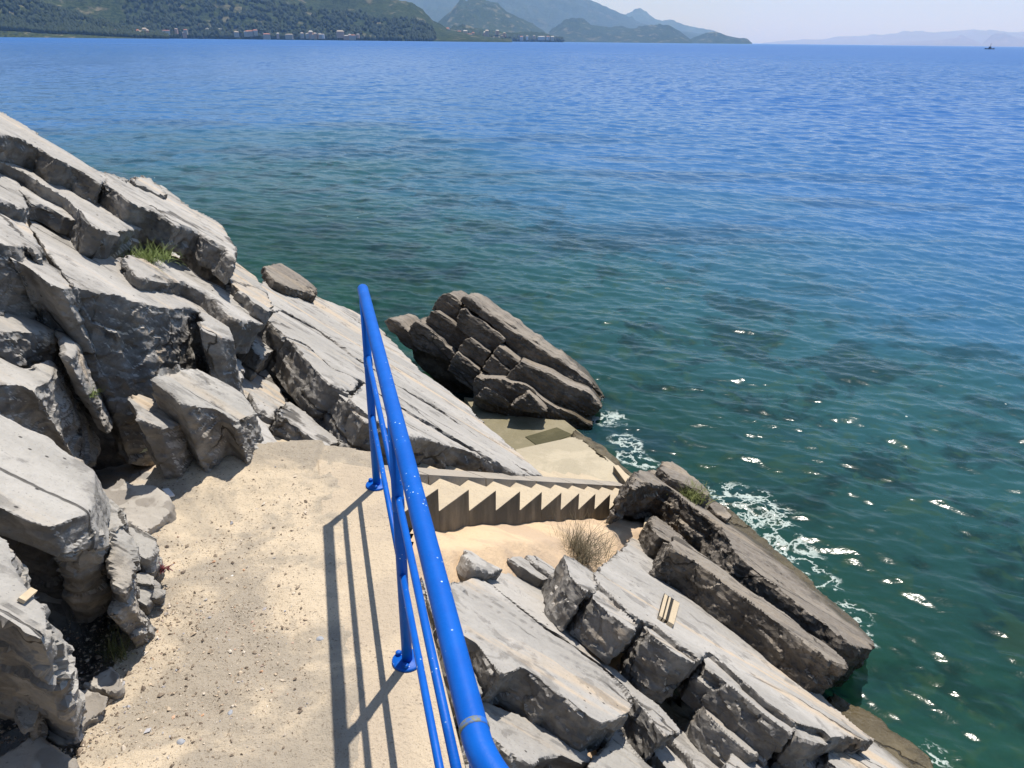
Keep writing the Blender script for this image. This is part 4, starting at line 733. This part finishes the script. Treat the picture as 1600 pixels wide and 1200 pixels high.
ridge(5600, 700, [(1070, 66), (1085, 58), (1100, 52), (1118, 48), (1135, 55), (1155, 59), (1166, 60), (1174, 67)], M_H2, 53, .3)
ridge(19000, 3000, [(1190, 67), (1230, 63), (1290, 61), (1320, 56), (1380, 56), (1410, 51), (1460, 50), (1520, 45), (1560, 49), (1640, 50), (1760, 52)], M_H4, 61, .25)
ridge(15500, 2500, [(1380, 69), (1420, 65), (1470, 63), (1500, 57), (1520, 62), (1535, 68), (1550, 57), (1570, 52), (1592, 60), (1640, 63), (1700, 66)], M_H4, 63, .4)
# haze
HZ = bpy.data.meshes.new('haze'); bm = bmesh.new(); bmesh.ops.create_cube(bm, size=1); bm.to_mesh(HZ); bm.free()
hz = bpy.data.objects.new('haze', HZ); COL.objects.link(hz); hz.scale = (50000, 25000, 1250); hz.location = (0, 11000, 1250/2-25); tag(hz, kind='stuff')
m = NT('haze_air'); m.t.nodes.remove(m.b); pv = m.n('ShaderNodeVolumePrincipled'); pv.inputs['Color'].default_value = (.36, .62, 1, 1); pv.inputs['Absorption Color'].default_value = (1, 1, 1, 1); pv.inputs['Density'].default_value = 7.8e-5; pv.inputs['Anisotropy'].default_value = .25
m.l(pv.outputs[0], m.out.inputs['Volume']); HZ.materials.append(m.m)

# buildings of the far village
M_WALL = plain('white_render', G3(.58, .55, .50), .8); M_WALL2 = plain('cream_render', G3(.45, .38, .30), .8); M_ROOF = plain('red_tiles', G3(.42, .17, .10), .8); M_OCH = plain('ochre_render', G3(.55, .33, .22), .8)
M_TREE = plain('pine_foliage', G3(.03, .05, .02), 1)
def house(u, v, dist, wd, ht, dp, wall, roof, label, group=None, name='house', floors=0):
    d = pdir(u, v); L = math.hypot(d[0], d[1]); x, y = d[0]/L*dist, d[1]/L*dist; z = CAMZ+dist*d[2]/L
    a = math.atan2(d[0], d[1])+random.uniform(-.4, .4)
    e = empty(name, (x, y, z)); tag(e, label, 'house' if name == 'house' else 'building', group)
    X = np.array([math.cos(a), -math.sin(a), 0]); Y = np.array([math.sin(a), math.cos(a), 0]); o = np.array([x, y, z])
    def pt(p, q, r): return o+X*p*wd/2+Y*q*dp/2+np.array([0, 0, r])
    V = [pt(-1, -1, -6), pt(1, -1, -6), pt(1, 1, -6), pt(-1, 1, -6), pt(-1, -1, ht), pt(1, -1, ht), pt(1, 1, ht), pt(-1, 1, ht)]
    mesh_obj('wall', V, [[0, 1, 5, 4], [1, 2, 6, 5], [2, 3, 7, 6], [3, 0, 4, 7], [4, 5, 6, 7]], wall, e, smooth=False)
    rh = ht*.35
    V = [pt(-1.08, -1.1, ht+.05), pt(1.08, -1.1, ht+.05), pt(1.08, 1.1, ht+.05), pt(-1.08, 1.1, ht+.05), pt(-.7, 0, ht+rh), pt(.7, 0, ht+rh)]
    mesh_obj('roof', V, [[0, 1, 5, 4], [2, 3, 4, 5], [1, 2, 5], [3, 0, 4], [3, 2, 1, 0]], roof, e, smooth=False)
    for fl in range(floors):
        zb = ht*(fl+.35)/max(floors, 1); V = []; Fc = []
        n = max(3, int(wd/6))
        V = [pt(-.92, -1.02, zb), pt(.92, -1.02, zb), pt(.92, -1.02, zb+ht/floors*.42), pt(-.92, -1.02, zb+ht/floors*.42)]
        mesh_obj('window_band', V, [[0, 1, 2, 3]], M_GLS, e, smooth=False)
    return e
M_GLS = plain('dark_glass', G3(.05, .06, .08), .2)
random.seed(4)
GV = 'small pale houses of the far village'
spots = []
for i in range(14): spots.append((random.uniform(165, 235), random.uniform(51.5, 54.5), 1900))
for i in range(16): spots.append((random.uniform(410, 560), random.uniform(55.0, 58.5), 2060))
for i in range(34): spots.append((random.uniform(655, 790)if i % 3 else random.uniform(700, 740), random.uniform(50.5, 60.5), 3250))
for i in range(8): spots.append((random.uniform(255, 400), random.uniform(48, 56), 2080))
for i in range(7): spots.append((random.uniform(800, 870), random.uniform(57.5, 61.5), 3260))
for i, (u, v, D) in enumerate(spots):
    s = D/2000; house(u, v, D, random.choice((5, 7, 8, 10, 16))*s, random.choice((3, 4, 5, 8))*s, 8*s, random.choice((M_WALL, M_WALL2, M_WALL2, M_OCH)), random.choice((M_ROOF, M_WALL2, M_WALL)), 'small pale house among the far village houses along the wooded shore', GV)
house(375, 29, 2420, 44, 12, 16, M_OCH, M_ROOF, 'long red-roofed hotel high on the green hillside across the bay', name='hotel', floors=2)
house(362, 37, 2330, 18, 12, 14, M_WALL, M_ROOF, 'white block standing just below the long red-roofed hotel', name='apartment_block', floors=3)
house(255, 44, 2250, 26, 15, 14, M_OCH, M_ROOF, 'reddish terraced apartment block low on the hillside, left of the hotel', name='apartment_block', floors=4)
house(411, 40, 2300, 18, 18, 12, M_OCH, M_ROOF, 'tall narrow reddish apartment block right of the long hotel', name='apartment_block', floors=5)
house(430, 40, 2300, 16, 14, 12, M_WALL2, M_WALL, 'stepped cream apartment block, furthest right on the hotel slope', name='apartment_block', floors=4)
house(334, 47, 2150, 36, 3, 8, M_WALL, M_WALL, 'long low flat white pavilion on the far shore', name='pavilion')
house(675, 60.5, 3200, 26, 18, 14, M_WALL, M_WALL2, 'largest white waterfront block in the far village', name='apartment_block', floors=4)
# trees of the far shore, one mass of woodland
rg = np.random.RandomState(9); V = []; Fc = []
def blob(x, y, z, r, h):
    b = len(V); k = 7
    for j, (rz, zz) in enumerate(((.55, .0), (1, .35), (.75, .7), (.15, 1))):
        for i in range(k):
            a = 6.283*i/k+j; q = r*rz*rg.uniform(.75, 1.2); V.append((x+q*math.cos(a), y+q*math.sin(a), z+h*zz*rg.uniform(.9, 1.1)))
    for j in range(3):
        for i in range(k): Fc.append([b+j*k+i, b+j*k+(i+1) % k, b+(j+1)*k+(i+1) % k, b+(j+1)*k+i])
    Fc.append([b+3*k+i for i in range(k)])
for i in range(5200):
    t = rg.rand()
    if t < .4: u, D0, D1, r = rg.uniform(-40, 262), 1790, 2150, 5
    elif t < .75: u, D0, D1, r = rg.uniform(200, 680), 2105, 2500, 6
    else: u, D0, D1, r = rg.uniform(655, 880), 3255, 3420, 8
    D = D0+(D1-D0)*rg.rand()**2; f = (D-D0)/(700 if t < .4 else 900 if t < .75 else 300)
    d = pdir(u, 50); L = math.hypot(d[0], d[1]); x, y = d[0]/L*D, d[1]/L*D
    V_ = rg.uniform(.7, 1.3)
    dg = (x, y)
    HT.append((x, y, r*V_)) if False else None
    hit_ = None
    blobz = None
    TREES = globals().setdefault('TREES', []); TREES.append((x, y, r*V_))
bpy.context.view_layer.update(); dg_ = bpy.context.evaluated_depsgraph_get()
hs = [o for o in COL.objects if o.name.startswith('hills')][:3]
from mathutils.bvhtree import BVHTree
tr_ = [BVHTree.FromObject(o, dg_) for o in hs]
for x, y, r in TREES:
    zb = None
    for b_ in tr_:
        h_ = b_.ray_cast(Vector((x, y, 3000)), Vector((0, 0, -1)))
        if h_[0] is not None and (zb is None or h_[0].z > zb): zb = h_[0].z
    if zb is not None and zb > SEA+.2: blob(x, y, zb-1, r*.8, r*1.7)
o = mesh_obj('woodland', V, Fc, M_TREE, origin=np.zeros(3)); tag(o, kind='stuff')

# boat on the horizon at the right
d = pdir(1546, 77); L = math.hypot(d[0], d[1]); DB_ = 3.75/(-d[2]/L); bx, by = d[0]/L*DB_, d[1]/L*DB_
bt = empty('boat', (bx, by, SEA)); tag(bt, 'small dark fishing boat with a thin mast out on the water at the right', 'boat')
M_HULL = plain('dark_hull', G3(.05, .06, .08), .5); k = DB_/1150
V = []; Fc = []
for i in range(9):
    t = -1+2*i/8; wdt = 1.4*math.sqrt(max(0, 1-abs(t)**3)); sh = .9+.35*t*t
    for (p, q) in ((-1, sh), (-.5, -.3), (.5, -.3), (1, sh)): V.append((bx+t*6*k, by+p*wdt*k, SEA+q*k))
for i in range(8):
    for j in range(3): Fc.append([i*4+j, i*4+j+1, (i+1)*4+j+1, (i+1)*4+j])
    Fc.append([i*4+3, i*4, (i+1)*4, (i+1)*4+3])
mesh_obj('hull', V, Fc, M_HULL, bt, smooth=False)
V, Fc = tube([(bx+.5*k, by, SEA+.5*k), (bx+.5*k, by, SEA+6.5*k)], .22*k, 8); mesh_obj('mast', V, Fc, M_HULL, bt)
c_ = [(bx-1*k, by-.8*k, SEA+3*k), (bx+1.4*k, by-.8*k, SEA+3*k), (bx+1.4*k, by+.8*k, SEA+3*k), (bx-1*k, by+.8*k, SEA+3*k)]; boxmesh('cabin', c_, 2.4*k, M_HULL, bt, bevel=0)

# ------------------------------------------------------------------ plants
bpy.context.view_layer.update(); DG2 = bpy.context.evaluated_depsgraph_get()
def onsurf(u, v, back=0.0):
    """the point of the rock or ground that stands there, and its normal"""
    d = Vector(pdir(u, v)); d.normalize(); ok, p, n, i_, ob, mt_ = S.ray_cast(DG2, Vector((0, 0, CAMZ)), d)
    if n.dot(d) > 0: n = -n
    return np.array(p)+np.array(d)*back, np.array(n)
def blades(name, label, base, n, L, spread, mat, wd=.003, droop=.4, seed=1, cat='grass tuft', up=1.0, rad=.04, stem=None):
    rg = np.random.RandomState(seed); V, Fc = [], []
    for i in range(n):
        a = rg.uniform(0, 6.283); lean = rg.uniform(.05, spread); l = L*rg.uniform(.5, 1.1); b0 = np.array(base)+[rg.normal(0, rad), rg.normal(0, rad), 0]
        dirh = np.array([math.cos(a), math.sin(a), 0]); sidev = np.array([-math.sin(a), math.cos(a), 0]); pts = []; cv = droop*rg.uniform(.3, 1.2)
        curl = rg.normal(0, .25)
        for k in range(6):
            t = k/5; ang = lean+cv*t; p = pts[-1]+(dirh*math.sin(ang)+sidev*math.sin(curl*t)*.4+np.array([0, 0, math.cos(ang)*up]))*l/5 if pts else b0; pts.append(p)
        s0 = len(V)
        for k, p in enumerate(pts):
            w2 = wd*(1-k/5.5)*.5*rg.uniform(.8, 1.2); V += [tuple(p-sidev*w2), tuple(p+sidev*w2+np.array([0, 0, w2*.6]))]
        for k in range(5): Fc.append([s0+2*k, s0+2*k+1, s0+2*k+3, s0+2*k+2])
    o = mesh_obj(name, V, Fc, mat, origin=np.array(base)); tag(o, label, cat); return o
M_GRN = plain('green_blades', G3(.16, .22, .05), .7, bumps=None); M_DRY = plain('dry_blades', G3(.20, .165, .10), .8); M_DK2 = plain('dark_twigs', G3(.10, .085, .055), .8)
def on(u, v, c): return hit(u, v, NB, c)+SHIFT
g0 = onsurf(232, 407)[0]
blades('grass_tuft', 'bright green grass tuft growing in the crack high on the left slabs', g0, 420, .12, 1.25, M_GRN, .0035, .9, 3, rad=.06)
blades('grass_tuft', 'few green weeds in the dark crevice of the shaded wall', onsurf(143, 618)[0], 60, .05, 1.3, M_GRN, .003, .6, 4, rad=.015)
blades('dry_weed', 'thin olive weed at the foot of the dark boulders beside the path', onsurf(182, 1026)[0], 110, .11, .9, plain('olive_blades', G3(.16, .17, .06), .8), .0022, .8, 6, cat='weed', rad=.02)
blades('shore_plant', 'yellow green plant tuft behind the long dark ledge near the water', onsurf(1082, 777)[0], 260, .16, 1.2, plain('yellow_green', G3(.2, .23, .07), .8), .006, .8, 7, cat='plant', rad=.05)
gb = onsurf(903, 868)[0]
db = empty('dry_bush', tuple(gb)); tag(db, 'dry spiky brown bush on the sand beside the stairs', 'bush')
for sd_, n, L, sp, mt, wd, rd in ((11, 360, .26, 1.35, M_DRY, .0028, .06), (12, 300, .2, 1.45, M_DK2, .0032, .09), (13, 40, .34, 1.5, M_DRY, .002, .05)):
    o = blades('stalks', None, gb, n, L, sp, mt, wd, .75, sd_, cat=None, rad=rd); o.parent = db; o.location = (0, 0, 0)
    if 'category' in o: del o['category']
# ------------------------------------------------------------------ small things
def lump(name, label, cat, u, v, z, size, mat, seed, flat=.5, group=None, plane=None, rot=0):
    rg = np.random.RandomState(seed); bm = bmesh.new(); bmesh.ops.create_icosphere(bm, subdivisions=3, radius=1)
    V = np.array([q.co[:] for q in bm.verts]); Fc = [[q.index for q in f.verts] for f in bm.faces]; bm.free()
    V = V*(1+.25*fbm(V*1.3+seed, 3, seed)[:, None]); V = V*np.array(size); cr, sr = math.cos(rot), math.sin(rot)
    V = np.stack([V[:, 0]*cr-V[:, 1]*sr, V[:, 0]*sr+V[:, 1]*cr, V[:, 2]], 1); b = zhit(u, v, z)+SHIFT+np.array([0, 0, size[2]*.55])
    o = mesh_obj(name, V+b, Fc, mat); tag(o, label, cat, group); return o
M_PB = plain('dark_pebble', G3(.10, .08, .07), .6, bumps=(60, .003)); M_PG = plain('blue_grey_pebble', G3(.36, .38, .42), .6, bumps=(60, .003)); M_PU = plain('purple_shell', G3(.33, .26, .36), .4, bumps=(90, .002))
M_YE = plain('yellow_shell', G3(.66, .45, .18), .5, bumps=(60, .003)); M_WH = plain('white_shell', G3(.75, .72, .68), .5, bumps=(60, .002)); M_MU = plain('mussel_purple', G3(.12, .07, .08), .45, bumps=(80, .002)); M_RD = plain('red_leaf', G3(.16, .03, .035), .6)
lump('pebble', 'dark oval pebble lying on the sand in the middle of the path', 'pebble', 425, 914, -1.785, (.019, .008, .007), M_PB, 1, rot=.2)
lump('pebble', 'rounded blue-grey pebble near the railing shadow', 'pebble', 500, 1001, -1.785, (.015, .012, .009), M_PG, 2)
lump('pebble', 'half-buried dull brown pebble above the blue-grey one', 'pebble', 456, 908, -1.787, (.016, .012, .007), M_BD, 3)
lump('shell', 'small purple shell among the gravel left of the railing shadow', 'shell', 469, 1061, -1.785, (.012, .010, .006), M_PU, 4)
lump('shell', 'yellow-orange shell fragment in the gravel', 'shell', 446, 1096, -1.785, (.009, .014, .006), M_YE, 5, rot=.4)
lump('shell', 'white shell chip with a dark shadow, left of the oval pebble', 'shell', 363, 902, -1.785, (.010, .007, .006), M_WH, 6)
lump('shell', 'pale bluish shell piece in the gravel near the bottom', 'shell', 360, 1115, -1.785, (.007, .011, .005), M_PG, 7)
lump('pebble', 'smooth grey pebble at the left end of the gravel', 'pebble', 283, 1163, -1.785, (.013, .012, .009), M_PG, 8)
lump('shell', 'tiny orange shell chip beside the railing shadow', 'shell', 501, 964, -1.786, (.006, .005, .003), plain('orange_chip', G3(.6, .2, .1), .5), 9)
lump('shell', 'small cream shell chip under the blue-grey pebble', 'shell', 505, 1017, -1.786, (.009, .006, .004), M_YE, 10)
# mussel with dried weed
mb = zhit(306, 910, -1.785)+SHIFT; mu = empty('mussel_shell', tuple(mb)); tag(mu, 'dark purple mussel shell trailing a tangle of dried seaweed on the sand', 'shell')
bm = bmesh.new(); bmesh.ops.create_icosphere(bm, subdivisions=3, radius=1); V = np.array([q.co[:] for q in bm.verts]); Fc = [[q.index for q in f.verts] for f in bm.faces]; bm.free()
V = V*np.array([.019, .0075, .006])*(1-.35*np.clip(-V[:, :1], 0, 1)); V = np.stack([V[:, 0]*.85+V[:, 1]*.5, -V[:, 0]*.45+V[:, 1]*.85, V[:, 2]], 1)+mb+[.004, 0, .006]; mesh_obj('shell_valve', V, Fc, M_MU, mu)
pts = []; rg = random.Random(3)
for i in range(60):
    t = i/59; pts.append((mb[0]-.012-.022*t+.008*math.cos(t*21), mb[1]-.003+.010*math.sin(t*17), mb[2]+.003+.004*math.sin(t*9)**2))
V, Fc = tube(pts, .0011, 6); mesh_obj('weed_strand', V, Fc, M_MU, mu)
# red dried weed
rb_ = onsurf(252, 890)[0]; blades('red_weed', 'dark red crumpled seaweed at the edge of the boulders', rb_, 40, .035, 1.4, M_RD, .008, 1.2, 15, cat='seaweed', rad=.010)
def thin_box(name, label, cat, uvs, n, c, th, mat):
    P = [hit(u, v, n, c)+SHIFT for u, v in uvs]; nn = np.array(n)/np.linalg.norm(n); V = [p+nn*th for p in P]+P
    o = mesh_obj(name, V, [[0, 1, 2, 3], [7, 6, 5, 4]]+[[i, i+4, (i+1) % 4+4, (i+1) % 4] for i in range(4)], mat, smooth=False); tag(o, label, cat); return o
def patch(name, label, cat, u, v, wd, ht, ang, th, mat):
    p, n = onsurf(u, v); n = Vector(n); a = Vector((1, 0, 0))-n*n.x; a.normalize(); b = n.cross(a); c_, s_ = math.cos(ang), math.sin(ang)
    a, b = a*c_+b*s_, b*c_-a*s_; p = Vector(p)+n*.004
    V = [tuple(p+a*x*wd/2+b*y*ht/2+n*k) for k in (th, 0) for x, y in ((-1, -1), (1, -1), (1, 1), (-1, 1))]
    o = mesh_obj(name, V, [[0, 1, 2, 3], [7, 6, 5, 4]]+[[i, i+4, (i+1) % 4+4, (i+1) % 4] for i in range(4)], mat, smooth=False); tag(o, label, cat)
patch('plastic_scrap', 'small white plastic scrap at the corner of the patchy flagstone', 'plastic scrap', 263, 772, .060, .026, -.75, .006, plain('white_plastic', G3(.8, .8, .82), .4))
patch('plastic_strip', 'pale yellow strip stuck on the shaded face of the square boulder', 'strip', 227, 703, .055, .013, .25, .003, plain('pale_yellow', G3(.55, .56, .36), .5))
patch('driftwood_chip', 'sand-coloured splinter of wood standing on the ridged boulder at the left edge', 'driftwood', 40, 935, .016, .055, .15, .008, plain('driftwood', G3(.62, .5, .34), .8))
wn = np.array([.25, .2, .95])
# wooden strips let into the slab
wd_ = empty('wooden_insert', tuple(on(1045, 948, -.82))); tag(wd_, 'small weathered wooden insert with a dark gap, set in the large smooth slab', 'wood')
M_WOOD = plain('weathered_wood', G3(.60, .49, .34), .8, bumps=(60, .004)); M_HOLE = plain('dark_gap', G3(.02, .018, .015), .9)
for (x0, x1) in ((0, .2), (.30, .42), (.62, 1)):
    Q = lambda s, t: on(1039+(1062-1039)*s+(1030-1039)*t, 928+(942-928)*s+(962-928)*t, -.806)
    P = [Q(x0, 0), Q(x1, 0), Q(x1, 1), Q(x0, 1)]; V = P+[p-NB*.04 for p in P]
    mesh_obj('wood_strip', V, [[0, 1, 2, 3], [7, 6, 5, 4]]+[[i, i+4, (i+1) % 4+4, (i+1) % 4] for i in range(4)], M_WOOD, wd_, smooth=False)
P = [on(1038, 927, -.812), on(1061, 941, -.812), on(1052, 975, -.812), on(1029, 963, -.812)]; V = P+[p-NB*.05 for p in P]
mesh_obj('dark_recess', V, [[0, 1, 2, 3], [7, 6, 5, 4]]+[[i, i+4, (i+1) % 4+4, (i+1) % 4] for i in range(4)], M_HOLE, wd_, smooth=False)
# gravel and crumbs on the path: nobody could count them
rg = np.random.RandomState(2); V, Fc = [], []
while len(Fc) < 88000:
    x, y = rg.uniform(-1.5, -.3), rg.uniform(.9, 3.1)
    dens = vnoise(np.array([[x*2.2, y*2.2, 3.]]), 5)[0]*.5+.5
    if x > -.62-.262*(y-2): dens *= .10
    dens = dens**2.2*1.8
    if rg.rand() > dens*(.2+.8*(y < 2.1))*1.4: continue
    if not in_poly(np.array([x]), np.array([y]), PATH)[0]: continue
    s = .0018*rg.lognormal(0, .6); s = min(s, .009); b = len(V); z = path_h(np.array([x]), np.array([y]))[0] if x < -.66-.262*(y-2) else .015
    q = rg.normal(0, 1, (6, 3))*.18; O = np.array([[1, 0, 0], [0, 1, 0], [-1, 0, 0], [0, -1, 0], [0, 0, .6], [0, 0, -.6]])+q; a = rg.uniform(0, 6.28)
    O = np.stack([O[:, 0]*math.cos(a)-O[:, 1]*math.sin(a)*.7, O[:, 0]*math.sin(a)+O[:, 1]*math.cos(a)*.7, O[:, 2]], 1)*s*1.3
    V += [tuple(p+[x, y, z+s*.35]) for p in O]
    Fc += [[b+i, b+(i+1) % 4, b+4] for i in range(4)]+[[b+(i+1) % 4, b+i, b+5] for i in range(4)]
m = NT('gravel_mix'); g = m.n('ShaderNodeNewGeometry'); m.l(m.ramp(g.outputs['Random Per Island'], [(0, G3(.16, .12, .09)), (.3, G3(.34, .27, .2)), (.6, G3(.55, .44, .32)), (.85, G3(.68, .6, .5)), (.93, G3(.4, .4, .43)), (1, G3(.6, .35, .2))]), m.b.inputs['Base Color']); m.b.inputs['Roughness'].default_value = .8
o = mesh_obj('gravel', V, Fc, m.m, origin=np.zeros(3), smooth=False); tag(o, kind='stuff')
